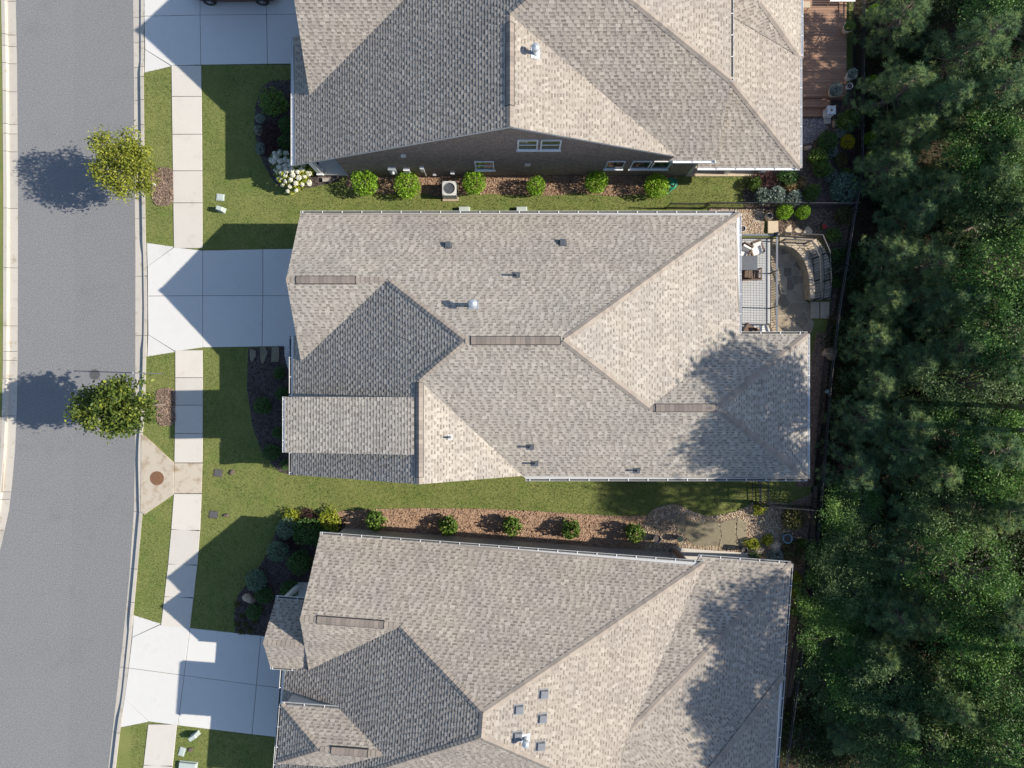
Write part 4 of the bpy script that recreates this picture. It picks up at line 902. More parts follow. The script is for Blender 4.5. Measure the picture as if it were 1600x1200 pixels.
# white hydrangea at the corner of the upper house
hy = shrub('lime', 458,272, 27, 'white flowering hydrangea at the corner of the upper house', 1.3, 'hydrangea', 'shrub')
r = np.random.default_rng(5); p, d = ball_points(900, r, .1, .8, .2); fl = leaf_quads(p * .10, .03, M['petal'], 'flower_head', r, .6, .8, None, d)
hy2 = shrub('deep', 440,252, 18, 'shaded blue-white hydrangea left of the sunlit one', 1.2, 'hydrangea', 'shrub')
for o, n_, R_ in ((hy, 34, .92), (hy2, 14, .6)):
    for i in range(n_):
        a, q_ = i * 2.4, (i + .5) / n_; rr = math.sqrt(q_)
        link('flower_head', fl, o, (math.cos(a) * rr * R_ * .98, math.sin(a) * rr * R_ * .98, 1.22 - .75 * rr ** 3), rnd.random() * 6, .85 + .5 * rnd.random())

# ---------------- street trees
def limb_tree(name, label, base, h, crown_c, rad, mat, leaf, n_cl, n_leaf, seed, group=None, cat='tree', bark='bark', trunk_r=.09, cl_r=.42, tonef=None, parent_only=False):
    """tapered trunk, limbs to every clump, leaves spread through the clumps"""
    r = np.random.default_rng(seed); t = thing(name, label, cat, base, 0, group)
    cc = np.array(crown_c); d = unit(r.normal(size=(n_cl, 3))); rr = (r.random(n_cl) ** .45)[:, None]
    cl = cc + d * rr * np.array(rad) * (1 - .18 * r.random((n_cl, 1)))
    tb = MB(); fork = Vector((cc[0] * .4, cc[1] * .4, max(.5, cc[2] - rad[2] * .75)))
    tb.tube([(0, 0, -.1), (0, 0, .1), fork * .6 + Vector((.03, .02, 0)), fork, Vector(cc) + Vector((0, 0, rad[2] * .5))], [trunk_r * 1.4, trunk_r, trunk_r * .85, trunk_r * .7, trunk_r * .2], 9)
    for i in range(min(n_cl, 26)):
        e = Vector(cl[i]); s = fork.lerp(Vector(cc), r.random() * .8); md = s.lerp(e, .5) + Vector((0, 0, -.12))
        tb.tube([s, md, e], [trunk_r * .35, trunk_r * .22, trunk_r * .06], 5, cap=False)
    tb.build('trunk', M[bark], t)
    pts = []; tn = []
    for i in range(n_cl):
        k = int(n_leaf * (.6 + .8 * r.random())); q = r.normal(size=(k, 3)) * cl_r * (.5, .5, .38) + cl[i]; pts.append(q); tn.append(np.clip(r.normal(.45 + .25 * (r.random() - .5), .22, k), 0, 1))
    pts = np.vstack(pts); link('crown', leaf_quads(pts, leaf, M[mat], 'crown', r, .5, .55, np.concatenate(tn)), t)
    return t
limb_tree('street_tree', 'yellow-green street tree leaning over the kerb near the upper driveway', G(243,289), 4.2, (-.05,.2,2.9), (1.6,1.85,1.4), 'leaf_yellow', .062, 135, 75, 21, bark='bark_pale', trunk_r=.06, cl_r=.36)
limb_tree('street_tree', 'darker green street tree by the middle of the road', G(258,632), 5.2, (-.45,.03,3.9), (2.2,1.5,1.4), 'leaf_street', .085, 100, 95, 24, trunk_r=.07, cl_r=.36)

# ---------------- the wood behind the fence
def pine_mesh(seed, h, R):
    r = np.random.default_rng(seed); cl = []; tb = MB(); x = r.normal(size=2) * .12
    tb.tube([(0, 0, -.3), (0, 0, .2), (x[0], x[1], h * .5), (x[0] * .5, x[1] * .5, h * .97)], [.16, .12, .07, .015], 8)
    z = h * .12
    while z < h * .97:
        q = z / h; L = R * (1 - q) ** .75 * (.8 + .35 * r.random()) * (1 if q > .25 else .8); nb = 6 if q < .8 else 4
        a0 = r.random() * 6.28
        for b in range(nb):
            a = a0 + b * 6.283 / nb + r.normal() * .2; l = L * (.7 + .4 * r.random()); up = .25 + .45 * q
            tip = np.array((math.cos(a) * l, math.sin(a) * l, z + l * up)); tb.tube([(0, 0, z), tuple(tip * (.5, .5, 1) - (0, 0, l * up * .6)), tuple(tip)], [.03, .02, .008], 4, cap=False)
            for f in (1.0, .78, .56):
                c = np.array((tip[0] * f, tip[1] * f, z + (tip[2] - z) * f)); cl.append(c + r.normal(size=3) * .06)
                if f > .6 and l > .5:
                    for sg in (-1, 1): cl.append(c + np.array((-math.sin(a) * sg, math.cos(a) * sg, .15)) * l * (.16 + .14 * r.random()) * (1.5 - f))
        z += h * .068 * (.8 + .4 * r.random())
    cl.append(np.array((0, 0, h))); cl = np.array(cl); n = len(cl); m = 34
    c = np.repeat(cl, m, 0); d = unit(r.normal(size=(n * m, 3)) + unit(np.repeat(cl - (0, 0, h * .35), m, 0)) * .55 + (0, 0, .35))
    s = (.15 + .13 * r.random(n * m))[:, None]; sd = unit(np.cross(d, r.normal(size=(n * m, 3)))) * (.010 + .006 * r.random((n * m, 1)))
    cor = np.stack([c - sd, c + sd, c + d * s], 1); tn = np.clip(np.repeat(r.normal(.58, .26, n), m) + r.normal(size=n * m) * .12, 0, 1)
    return quads_mesh('pine_crown', cor, tn, M['needle']), tb.mesh('pine_trunk', M['bark'])
PINES = [pine_mesh(40 + i, 6.0, 1.75 + .15 * (i % 3)) for i in range(4)]
def leafy_mesh(seed, R, hz, n_cl, n_leaf, leaf, cz, mat, cl_r=.5):
    r = np.random.default_rng(seed); d = unit(r.normal(size=(n_cl, 3))); d[:, 2] = np.abs(d[:, 2]) * .9 - .25; cl = d * (.45 + .55 * r.random((n_cl, 1)) ** .5) * (R, R, hz) + (0, 0, cz)
    tb = MB(); tb.tube([(0, 0, -.3), (0, 0, .3), (.08, .05, cz * .6), (0, 0, cz + hz * .4)], [.2, .15, .11, .03], 8)
    for i in range(min(n_cl, 30)): e = Vector(cl[i]); s = Vector((0, 0, cz * (.45 + .4 * r.random()))); tb.tube([s, s.lerp(e, .5) + Vector((0, 0, .1)), e], [.05, .03, .01], 5, cap=False)
    pts = np.vstack([r.normal(size=(n_leaf, 3)) * cl_r * (.55, .55, .3) + c for c in cl]); tn = np.clip(np.repeat(r.normal(.45, .16, n_cl), n_leaf) + r.normal(size=len(pts)) * .16, 0, 1)
    return leaf_quads(pts, leaf, M[mat], 'leafy_crown', r, .7, .5, tn), tb.mesh('leafy_trunk', M['bark'])
LEAFY = [leafy_mesh(60 + i, 1.9, 1.6, 34 + 6 * i, 210, .045 + .006 * (i % 2), 3.0, ('leaf_forest', 'leaf_wood')[i % 2], .40) for i in range(5)]
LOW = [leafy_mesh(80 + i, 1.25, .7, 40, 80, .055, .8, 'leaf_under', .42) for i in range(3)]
TALL = [leafy_mesh(90 + i, 3.0, 3.4, 80, 85, .13, 12.2, 'leaf_forest', .75) for i in range(3)]
def wood_tree(proto, base, s, name, label, group, sz=None):
    t = thing(name, label, 'tree', base, rnd.random() * 6.28, group); t.scale = (s, s, sz or s)
    link('crown', proto[0], t); link('trunk', proto[1], t); return t
def fence_u(v): return interp([(-200,1352), (0,1352), (280,1350), (340,1338), (500,1312), (600,1300), (780,1285), (880,1275), (1000,1256), (1200,1228), (1400,1200)], v)
pin = [(1410,25,5.5), (1520,75,6.5), (1408,140,5.0), (1545,150,6.5), (1425,205,5.2), (1395,265,4.6), (1530,290,6.6), (1430,335,6.0), (1560,340,7), (1400,400,5.6), (1452,415,6.5), (1385,470,5.2), (1470,470,6.6),
       (1365,530,5.0), (1490,545,6.8), (1370,600,5.2), (1350,655,5.2), (1420,665,6.2), (1340,735,5.4), (1455,735,6.6), (1425,800,6.4), (1450,850,6.8), (1400,880,6.0), (1320,1150,6.2), (1375,1020,5.6), (1440,960,6.3), (1395,960,5.4), (1470,165,7.4), (1545,250,8), (1460,300,7.2), (1500,470,8), (1430,570,6.8), (1410,700,7), (1340,1050,4.6), (1560,790,6.8), (1470,1090,6), (1400,1120,5.2), (1560,960,7), (1530,700,6.8), (1555,560,7)]
BANDS = [(90, 'level with the upper deck'), (185, 'level with the deck steps'), (290, 'level with the upper rear garden'), (370, 'level with the dividing fence'), (480, 'level with the curved stairs'), (580, 'level with the patio end'), (690, 'level with the shaded rear wing'), (770, 'level with the lawn strip'), (880, 'level with the gravel garden'), (1000, 'above the lower rear roof'), (1110, 'level with the lower rear roof'), (2000, 'at the bottom right')]
ORD = ['nearest the fence', 'second in from the fence', 'third in from the fence', 'fourth in from the fence', 'fifth in from the fence', 'sixth in from the fence', 'seventh in from the fence']
def place_labels(items, head):
    """label by what each tree stands level with and its rank from the fence"""
    out = {}; by = {}
    for it in items: by.setdefault(next(n_ for q, n_ in BANDS if it[1] < q), []).append(it)
    for k_, l in by.items():
        for i, it in enumerate(sorted(l)): out[it] = f"{head} {k_}, {ORD[i]}" if len(l) > 1 else f"{head} {k_}"
    return out
def sunny(base, h, v):
    """trees stand lower toward the gardens, so that light still reaches them"""
    f = .78 if 300 < v < 385 or 755 < v < 900 else (1.05 if v < 190 else (.86 if v < 620 else 1.0))
    return max(1.9, min(h, f * .0221 * (base.x / K + 800 - 1175)))
pl = place_labels(pin, 'fuzzy grey-green pine')
for i, (u, v, h) in enumerate(pin):
    b = P(u, v, h * .45); h = sunny(b, h, v); b = P(u, v, h * .55); b.z = -.2
    wood_tree(PINES[i % 4], b, .92 + .04 * h, 'pine_tree', pl[(pin[i])], 'pines behind the back fence', h / 6.0)
lea = [(1330,800,2.4), (1348,852,2.8), (1318,885,2.5), (1352,915,3.0), (1300,950,2.4), (1585,30,5.5), (1590,160,6), (1575,235,6), (1595,300,6), (1590,430,6.5), (1580,520,6), (1530,600,5), (1510,700,5), (1500,790,5), (1580,720,6), (1520,900,6), (1330,900,3.6), (1310,1000,3.2), (1400,1080,4.6), (1540,1000,6), (1590,1050,6), (1520,1130,5.6), (1570,1180,6), (1400,1170,4.6), (1350,1080,3.8), (1470,1190,5), (1305,1070,3.0)]
pl = place_labels(lea, 'broad leafy tree')
for i, (u, v, h) in enumerate(lea):
    b = P(u, v, h * .6); h = sunny(b, h, v); b = P(u, v, h * .7); b.z = -.2; wood_tree(LEAFY[i % 5], b, .75 + .09 * h, 'leafy_tree', pl[lea[i]], 'leafy trees in the wood', h / 4.6)
# low growth filling the gaps between the trunks
k = 0
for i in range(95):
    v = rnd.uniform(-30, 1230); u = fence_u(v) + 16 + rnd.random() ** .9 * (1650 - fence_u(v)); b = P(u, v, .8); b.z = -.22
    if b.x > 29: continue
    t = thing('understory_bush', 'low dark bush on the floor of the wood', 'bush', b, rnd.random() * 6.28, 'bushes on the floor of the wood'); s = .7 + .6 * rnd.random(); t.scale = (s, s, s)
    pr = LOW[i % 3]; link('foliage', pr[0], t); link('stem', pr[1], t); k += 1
# tall trees: trunks rise out of the picture, their crowns shade the roofs
tall = [(1492,664,14.8), (1520,632,15.6), (1545,772,14.0), (1500,960,13.6), (1540,1062,15.4), (1500,1150,14.2), (1600,1130,15.5)]
pl = place_labels(tall, 'tall bare-stemmed tree')
for i, (u, v, h) in enumerate(tall):
    b = G(u, v, -.2); s = h / 15.6; t = wood_tree(TALL[i % 3], b, s, 'tall_tree', pl[tall[i]], 'tall trees at the right edge', s)
far = 0
for i in range(12):
    u, v = rnd.uniform(1720, 2150), rnd.uniform(-350, 1500)
    h = min(rnd.uniform(8, 13), .0221 * (u - 1280))
    if v < 470: h = min(h, 2.5 + (u - 1300) / 47)
    wood_tree(TALL[i % 3], G(u, v, -.2), h / 15.6, 'tall_tree', 'tall tree of the wood beyond the right edge of the picture', 'trees of the wood beyond the picture', h / 15.6)
# leaf litter and ground cover
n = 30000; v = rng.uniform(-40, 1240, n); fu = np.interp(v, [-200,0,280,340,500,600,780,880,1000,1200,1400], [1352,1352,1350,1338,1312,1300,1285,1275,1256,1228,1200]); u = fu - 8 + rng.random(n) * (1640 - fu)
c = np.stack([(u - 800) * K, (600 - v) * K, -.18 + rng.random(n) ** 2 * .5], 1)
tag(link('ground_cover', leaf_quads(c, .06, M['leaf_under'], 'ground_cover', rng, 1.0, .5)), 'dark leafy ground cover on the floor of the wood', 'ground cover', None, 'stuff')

# ------------------------------------------------------------------ fences and railings
def unit_box(name, w, d, h, mat): m = MB(); m.box(-w/2, w/2, -d/2, d/2, 0, h); return m.mesh(name, M[mat])
def fence(name, label, pts, h=1.25, step=.115, z0=0.0, cap=False):
    """metal fence: posts with caps, two rails, every picket its own part"""
    pts = [Vector((p.x, p.y, z0)) for p in pts]; t = thing(name, label, 'fence', pts[0]); o = pts[0]
    pk = unit_box('picket', .018, .018, h, 'black_metal'); ps = MB(); ps.box(-.03, .03, -.03, .03, 0, h + .06); ps.lathe([(.04, h + .06), (.04, h + .075), (.01, h + .10)], n=8); ps = ps.mesh('post', M['black_metal'])
    for a, b in zip(pts[:-1], pts[1:]):
        d = b - a; L = d.length; d.normalize(); an = math.atan2(d.y, d.x); k = max(1, round(L / 2.3))
        for i in range(k + 1): link('post', ps, t, a + d * (L * i / k) - o, an)
        for zz in (.15, h - .18, h):
            m = MB(); m.bar(a - o + Vector((0, 0, zz)), b - o + Vector((0, 0, zz)), .032, .03); m.build('rail', M['black_metal'], t)
        n = int(L / step)
        for i in range(1, n): link('picket', pk, t, a + d * (L * i / n) - o, an)
    return t
FB = lambda v: 800 + (fence_u(v) - 800) * (H - 1.3) / H
fence('fence', 'black metal back fence beside the upper deck and garden', [G(FB(v), v) for v in (-20, 140, 282, 336)])
fence('fence', 'black metal back fence behind the middle house', [G(FB(v), v) for v in (340, 500, 600, 700, 778)])
fence('fence', 'black metal back fence behind the lower house', [G(FB(v), v) for v in (782, 880, 1000, 1100, 1215)])
fence('fence', 'black metal fence dividing the upper and middle back gardens', [G(1100,326), G(1324,327)])
fence('fence', 'short black fence panel beside the middle house corner above the gravel', [G(1040,326.5), G(1096,326.5)], 1.15)
fence('fence', 'black side fence running down from the middle house past the gate', [G(1173,725), G(1175,782)])
fence('fence', 'second black side fence panel next to the gate of the middle house', [G(1186,725), G(1188,784)])
fence('fence', 'black fence between the gravel garden and the middle lawn', [G(1178,785), G(1264,791)])

def railing(parent, pts, h, step, top='black_metal', capw=.05, z0=None, off=Vector()):
    """post, rails and balusters along points that may climb"""
    pts = [Vector(p) - off for p in pts]
    bal = unit_box('baluster', .02, .02, h - .12, 'black_metal'); po = unit_box('railing_post', .07, .07, h + .02, 'black_metal')
    for i, p in enumerate(pts): link('railing_post', po, parent, p)
    for a, b in zip(pts[:-1], pts[1:]):
        z = Vector((0, 0, 1)); m = MB(); m.bar(a + z * h, b + z * h, capw, .04); m.build('top_rail', M[top], parent)
        m = MB(); m.bar(a + z * .1, b + z * .1, .03, .03); m.build('bottom_rail', M['black_metal'], parent)
        L = (b - a).length; n = int(L / step)
        for i in range(1, n): link('baluster', bal, parent, a.lerp(b, i / n) + z * .1)

# ------------------------------------------------------------------ deck, patio and stairs of the middle house
dk = thing('deck', 'grey raised deck with black railing at the back of the middle house', 'deck', G(1150,460))
o = G(1150,460); x0, x1, y0, y1 = G(1110.5,0).x - o.x, G(1193,0).x - o.x, G(0,541).y - o.y, G(0,378).y - o.y
nb = 19; bw = (x1 - x0) / nb; me = MB(); me.box(.006, bw - .006, y0, y1, .96, 1.0); me = me.mesh('deck_board', M['deckgrey'])
for i in range(nb): link('deck_board', me, dk, (x0 + i * bw, 0, 0))
m = MB(); m.box(x0, x1, y0, y0 + .05, .7, .955); m.box(x0, x1, y1 - .05, y1, .7, .955); m.box(x1 - .05, x1, y0 + .05, y1 - .05, .7, .955); m.build('rim_joist', M['grey_metal'], dk)
for a in (x0 + .2, x1 - .15):
    for b in (y0 + .15, 0, y1 - .15): m = MB(); m.box(a - .07, a + .07, b - .07, b + .07, 0, .94); m.build('deck_post', M['grey_metal'], dk)
z1 = Vector((0, 0, 1.0)); E_ = x1 - .05
ry = [y1 - .05 + (y0 + .1 - y1 + .05) * i / 3 for i in range(4)]
railing(dk, [Vector((E_, y, 1.0)) for y in ry], .95, .125, 'rail_top', .09)
railing(dk, [Vector((x0 + .1, y1 - .05, 1.0)), Vector((E_ - .1, y1 - .05, 1.0))], .95, .125, 'rail_top', .09)
lm = MB(); lm.box(-.11, .11, -.11, .11, 1.95, 2.02); lm.lathe([(.07,2.02), (.10,2.1), (.11,2.16), (.03,2.2)], n=10)
lp = lm.build('post_lantern', M['black_metal'], dk); lp.location = (E_ - .05, y1 - .05, 0)

def chair(label, u, v, rz, cush, z=1.0):
    t = thing('chair', label, 'chair', P(u, v, z + .45) * 1.0, rz, 'wicker chairs on the middle deck'); t.location.z = z
    m = MB(); m.box(-.28, .28, -.28, .28, .34, .42); m.build('seat', M['wicker'], t)
    m = MB(); m.add([(-.28,.24,.40), (.28,.24,.40), (.28,.30,.40), (-.28,.30,.40), (-.26,.36,.92), (.26,.36,.92), (.26,.42,.90), (-.26,.42,.90)], [(0,1,5,4), (1,2,6,5), (2,3,7,6), (3,0,4,7), (4,5,6,7), (3,2,1,0)]); m.build('backrest', M['wicker'], t)
    for s in (-1, 1):
        m = MB(); m.bar((s*.31, -.28, .62), (s*.31, .3, .66), .07, .05); m.build('armrest', M['wicker'], t)
        for q in (-.25, .25): m = MB(); m.box(s*.31 - .03, s*.31 + .03, q - .03, q + .03, 0, .60); m.build('leg', M['wicker'], t)
    if cush:
        m = MB(); m.prism([Vector(p) for p in ((-.25,-.27,.53), (.25,-.27,.53), (.25,.22,.53), (-.25,.22,.53))], .11, inset=.03); m.build('seat_cushion', M['cushion'], t)
        m = MB(); m.add([(-.22,.20,.5), (.22,.20,.5), (.22,.3,.86), (-.22,.3,.86), (-.22,.10,.5), (.22,.10,.5), (.2,.2,.88), (-.2,.2,.88)], [(4,5,6,7), (0,1,5,4), (1,2,6,5), (2,3,7,6), (3,0,4,7)]); m.build('back_cushion', M['cushion'], t)
    return t
chair('brown wicker chair with white cushion turned toward the deck railing', 1181,390, .35, True)
chair('brown wicker chair with cushion half under the roof edge', 1160,395, -.5, True)
chair('brown wicker chair without cushion below the table', 1178,427, 3.1, False); chair('brown wicker chair without cushion close to the house wall', 1163,428, 3.2, False)
chair('dark wicker chair at the far end of the deck by the wing roof', 1172,517, 2.6, False); chair('wicker chair with pale cushion at the far end of the deck', 1193,517, 3.5, True)
tb = thing('patio_table', 'dark metal table between the wicker chairs on the deck', 'table', P(1168,411,1.7)); tb.location.z = 1.0
m = MB(); m.prism([Vector(p) for p in ((-.5,-.36,.73), (.5,-.36,.73), (.5,.36,.73), (-.5,.36,.73))], .03, inset=.01); m.build('tabletop', M['grey_metal'], tb)
for a in (-.44, .44):
    for b in (-.3, .3): m = MB(); m.bar((a, b, 0), (a * .92, b * .92, .70), .04, .04); m.build('leg', M['black_metal'], tb)

# sunken flagstone patio: stones cut from one outline by nearest centre
def voronoi(outline, seeds, gap):
    cells = []
    for i, s in enumerate(seeds):
        c = [np.array(p, float) for p in outline]
        for j, t in enumerate(seeds):
            if i == j or not c: continue
            mid, nrm_ = (s + t) / 2, (t - s) / np.linalg.norm(t - s); out = []; off = mid @ nrm_ - gap / 2
            for a, b in zip(c, c[1:] + c[:1]):
                da, db = a @ nrm_ - off, b @ nrm_ - off
                if da <= 0: out.append(a)
                if (da < 0) != (db < 0): out.append(a + (b - a) * da / (da - db))
            c = out
        if len(c) > 2: cells.append(c)
    return cells
pout = [(1196,384), (1222,388), (1238,396), (1250,412), (1256,440), (1257,470), (1268,476), (1268,500), (1272,504), (1268,518), (1262,528), (1214,530), (1196,530)]
pat = base_sheet('patio', pout, .03, M['mortar'], 'flagstone patio inside the curved wall behind the middle house')
r = np.random.default_rng(12); sd = sample_in(pout, 40)
for _ in range(3):
    d2 = np.linalg.norm(sd[:, None] - sd[None], axis=2) + np.eye(len(sd)) * 99; j = d2.argmin(1); w = d2.min(1) < 8.5; dv = sd - sd[j]; sd = sd + np.where(w[:, None], dv / (np.linalg.norm(dv, axis=1)[:, None] + 1e-6) * 2, 0)
for cell in voronoi(pout, sd, .9):
    m = MB(); m.prism([G(p[0], p[1], .05 + .008 * rnd.random() * 0) for p in cell], .03, inset=.008); m.build('flagstone', M['flag'], pat)
# curved retaining wall of stacked blocks
wi = [(1198,386), (1220,389), (1234,396), (1245,409), (1251,425), (1254,442), (1255,458), (1255,472)]
wi = np.array(blob([wi[0]] + wi + [wi[-1]], 4)[4:-8]); 
cw = thing('retaining_wall', 'curved stacked-stone wall round the flagstone patio', 'wall', G(1240,420)); oo = G(1240,420)
def along(path, t):
    seg = np.linalg.norm(np.diff(path, axis=0), axis=1); cu = np.concatenate([[0], np.cumsum(seg)]); s = t * cu[-1]
    return np.array([np.interp(s, cu, path[:, 0]), np.interp(s, cu, path[:, 1])]), cu[-1]
_, WL = along(wi, 0)
def wnorm(t): a, b = along(wi, max(0, t - .01))[0], along(wi, min(1, t + .01))[0]; d = (b - a) / (np.linalg.norm(b - a) + 1e-9); return np.array((d[1], -d[0]))
for c_ in range(5):
    nbk = 12; offs = (c_ % 2) * .5
    for i in range(nbk + 1):
        ta, tb_ = max(0, (i - offs) / nbk), min(1, (i + 1 - offs) / nbk - .006)
        if tb_ - ta < .02: continue
        q = []; th = 7.5 + rnd.random() * 1.2; f = .4 * rnd.random()
        for t in (ta, (ta + tb_) / 2, tb_): p = along(wi, t)[0] + wnorm(t) * f; q.append(p)
        for t in (tb_, (ta + tb_) / 2, ta): p = along(wi, t)[0] + wnorm(t) * th; q.append(p)
        m = MB(); m.prism([G(p[0], p[1], .03 + .155 * (c_ + 1) - .006) - oo for p in q], .147, inset=.01); m.build('stone_block', M['stonestep'], cw)
# curved flight of stone treads
stp = thing('garden_stairs', 'curved stone stairs climbing round the patio wall to the deck', 'stairs', G(1270,420)); so = G(1270,420)
tin = [(1218,383), (1240,384), (1254,389.5), (1263,402), (1267,416), (1268,430), (1267.5,445), (1267,458), (1267,470)]; tout = [(1218,368), (1245,368), (1275,372), (1287,386), (1295,402), (1298,418), (1299,436), (1299,452), (1297,467)]
for i in range(8):
    z = .84 - i * .09; q = [P(*tin[i], z), P(*tout[i], z), P(*tout[i+1], z), P(*tin[i+1], z)]; c_ = sum(q, Vector()) / 4; q = [c_ + (p - c_) * .985 for p in q]
    m = MB(); m.prism([p - so for p in q], z + .02, inset=.012); m.build('stone_tread', M['stonestep'], stp)
for a, b in ((1266.5,1280.5), (1282,1296)): m = MB(); m.prism([P(u, v, .12) - so for u, v in ((a,471.5), (b,471.5), (b,497.5), (a,497.5))], .15, inset=.01); m.build('stone_tread', M['stonestep'], stp)
m = MB(); m.prism([P(u, v, .14) - so for u, v in ((1200,345), (1216,345), (1216,364), (1200,364))], .18, inset=.01); m.build('landing', M['limestone'], stp)
sr = thing('stair_railing', 'black double railing following the curved stone stairs', 'railing', G(1270,420))
ra = [(1217,369,.84), (1274,372.5,.72), (1285,398,.55), (1287,440,.36), (1285,468,.2)]; rb_ = [(1217,379,.84), (1257,381,.72), (1269,405,.55), (1271,440,.36), (1271,469,.2)]
for pth in (ra, rb_): railing(sr, [P(u, v, z) for u, v, z in pth], .85, .14, 'black_metal', .05, off=so)
EXCL_ = 0
# stepping stones and urn
def flat_stone(label, pts, mat='limestone', z=.06, name='stepping_stone', group=None):
    c_ = np.mean(pts, axis=0); t = G(*c_); m = MB(); m.prism([G(a, b, z) - t for a, b in pts], .08, inset=.012); ob = m.build(name, M[mat]); ob.location = t; return tag(ob, label, 'stone', group)
flat_stone('pointed cream stepping stone nearest the landing', [(1226,360), (1231,352), (1236,351), (1237,366), (1228,364)]); flat_stone('small cream stepping stone in the middle of three', [(1240,359), (1245,355), (1253,360), (1248,366), (1244,364)]); flat_stone('largest cream stepping stone at the top of the curved stairs', [(1257,358), (1262,353), (1270,361), (1266,368), (1253,367)])
flat_stone('left shaded stepping stone below the middle driveway', [(391,545), (400,548), (400,558), (394,566), (391,562)], 'flag_big'); flat_stone('pointed shaded stepping stone below the middle driveway', [(407,543), (414,541), (419,551), (412,568), (409,568), (407,558)], 'flag_big'); flat_stone('right squarish shaded stepping stone below the middle driveway', [(425,543), (436,540), (437,554), (436,565), (424,566)], 'flag_big')
m = MB(); m.prism([G(a, b, .05) for a, b in ((445,541), (500,541), (500,600), (462,590), (450,575), (445,556))], .08); struct(m.build('path', M['driveway']), 'curved concrete path to the middle front door')
flat_stone('pale oval slab in the gravel garden', [(1046,806), (1052,801), (1056,808), (1054,816), (1048,815)], 'flag'); flat_stone('long mossy flagstone in the gravel garden', [(1073,811), (1085,814), (1122,815), (1126,835), (1121,853), (1085,852), (1078,846), (1068,838)], 'flag_big'); flat_stone('grey-green flagstone right of the long one', [(1124,816), (1138,812), (1150,810), (1148,835), (1154,853), (1123,853), (1127,836)], 'flag_big')
flat_stone('end flagstone of the gravel garden patio', [(1152,809), (1165,816), (1166,840), (1158,854), (1156,852), (1150,835)], 'flag_big'); flat_stone('mossy flagstone set apart on the left of the gravel garden', [(1060,812), (1072,809), (1066,834), (1057,832)], 'flag_big')

def pot(label, u, v, r, h, mat, plant=None, soil=True, name='plant_pot', cat='plant pot', z=0.0, sph=False):
    t = thing(name, label, cat, P(u, v, z + h)); t.location.z = z; m = MB()
    m.lathe([(r*.62, 0), (r*.85, h*.5), (r, h*.93), (r*1.04, h), (r*.9, h), (r*.86, h*.9)] if not sph else [(r*.5, 0), (r*.95, h*.35), (r, h*.6), (r*.75, h*.95), (r*.8, h), (r*.62, h), (r*.6, h*.9)], n=20, closed=False); m.build('pot', M[mat], t, True)
    m = MB(); m.lathe([(r*.86, h*.86), (.01, h*.88)], n=16, closed=False); m.build('soil', M['mulch_dark'], t)
    if plant: link('foliage', SH[plant], t, (0, 0, h * .8), scale=(r * 1.15, r * 1.15, r * .9))
    return t
pot('round cream clay urn on the gravel by the dividing fence', 1203,337, .22, .38, 'ceramic', None, sph=True)
pot('white round lamp pot on the gravel beside the roof edge', 1161,357, .16, .35, 'ceramic_w', None)
pot('dark glazed pot on the gravel against the lower house wall', 1027,842, .20, .4, 'ceramic_d', None)
pot('blue plant pot beside the mossy flagstone', 1063,842, .16, .4, 'ceramic_d', 'silver')
pot('pale blue glazed bird bath bowl near the lower back fence', 1231,842, .24, .5, 'teal', None, name='bird_bath', cat='bird bath')
pot('dark urn beside the lower porch post', 1164,860, .16, .6, 'ceramic_d', None)
m = MB(); m.lathe([(.02,0), (.10,.25), (.13,.5), (.02,.6)], n=10); gz = m.build('garden_ornament', M['teal'], None, True); gz.location = P(1296,612,.6); gz.location.z = 0; tag(gz, 'small pale blue ornament by the middle back fence', 'ornament')

# boulders
def boulder(label, u, v, rx, ry, rz, h, seed, mat='boulder'):
    r = np.random.default_rng(seed); m = MB(); ph = r.random(6) * 6.28; V, F = [], []
    for i in range(9):
        el = -math.pi/2 * .3 + (math.pi/2 * 1.3) * i / 8
        for k in range(16):
            az = k * math.pi / 8; b = 1 + .13 * math.sin(2 * az + ph[0]) + .10 * math.sin(3 * az + ph[1] + el * 2) + .06 * math.sin(5 * az + ph[2] - 3 * el)
            V.append((math.cos(el) ** .8 * math.cos(az) * rx * b, math.cos(el) ** .8 * math.sin(az) * ry * b, h * (math.sin(el) * .8 + .15 + .06 * math.sin(4 * az + ph[3]) * math.cos(el))) if i < 8 else (0, 0, h * .95))
    for i in range(8):
        for k in range(16): F.append((i*16 + k, i*16 + (k+1) % 16, (i+1)*16 + (k+1) % 16, (i+1)*16 + k))
    m.add(V, F); ob = m.build('boulder', M[mat]); ob.location = P(u, v, h * .5); ob.location.z = 0; ob.rotation_euler = (0, 0, rz); return tag(ob, label, 'boulder')
boulder('grey boulder in the front bed of the lower house', 388,936, .34, .22, -.6, .4, 3); boulder('long pale boulder by the lower gutter', 1183,860, .50, .22, -.08, .4, 4); boulder('angular buff boulder right of the long pale one', 1211,854, .40, .30, .3, .45, 5)
boulder('small grey boulder by the upper front bed', 405,207, .16, .14, 0, .2, 6); boulder('pale rock under the middle back fence', 1298,552, .42, .34, .3, .3, 7); boulder('tan rock at the upper rear garden corner', 1263,231, .2, .16, .3, .25, 8); boulder('buff edging rock by the grey gravel pad', 1304,193, .14, .2, .3, .2, 9)
boulder('round stone next to the upper meter lid on the lawn', 362,738, .15, .14, 0, .12, 10, 'darkstone'); boulder('round stone next to the lower meter lid on the lawn', 353,805.5, .15, .11, 0, .12, 11, 'darkstone'); boulder('dark stone cover on the lawn at the bottom left', 297,1172, .13, .13, 0, .1, 12, 'darkstone')

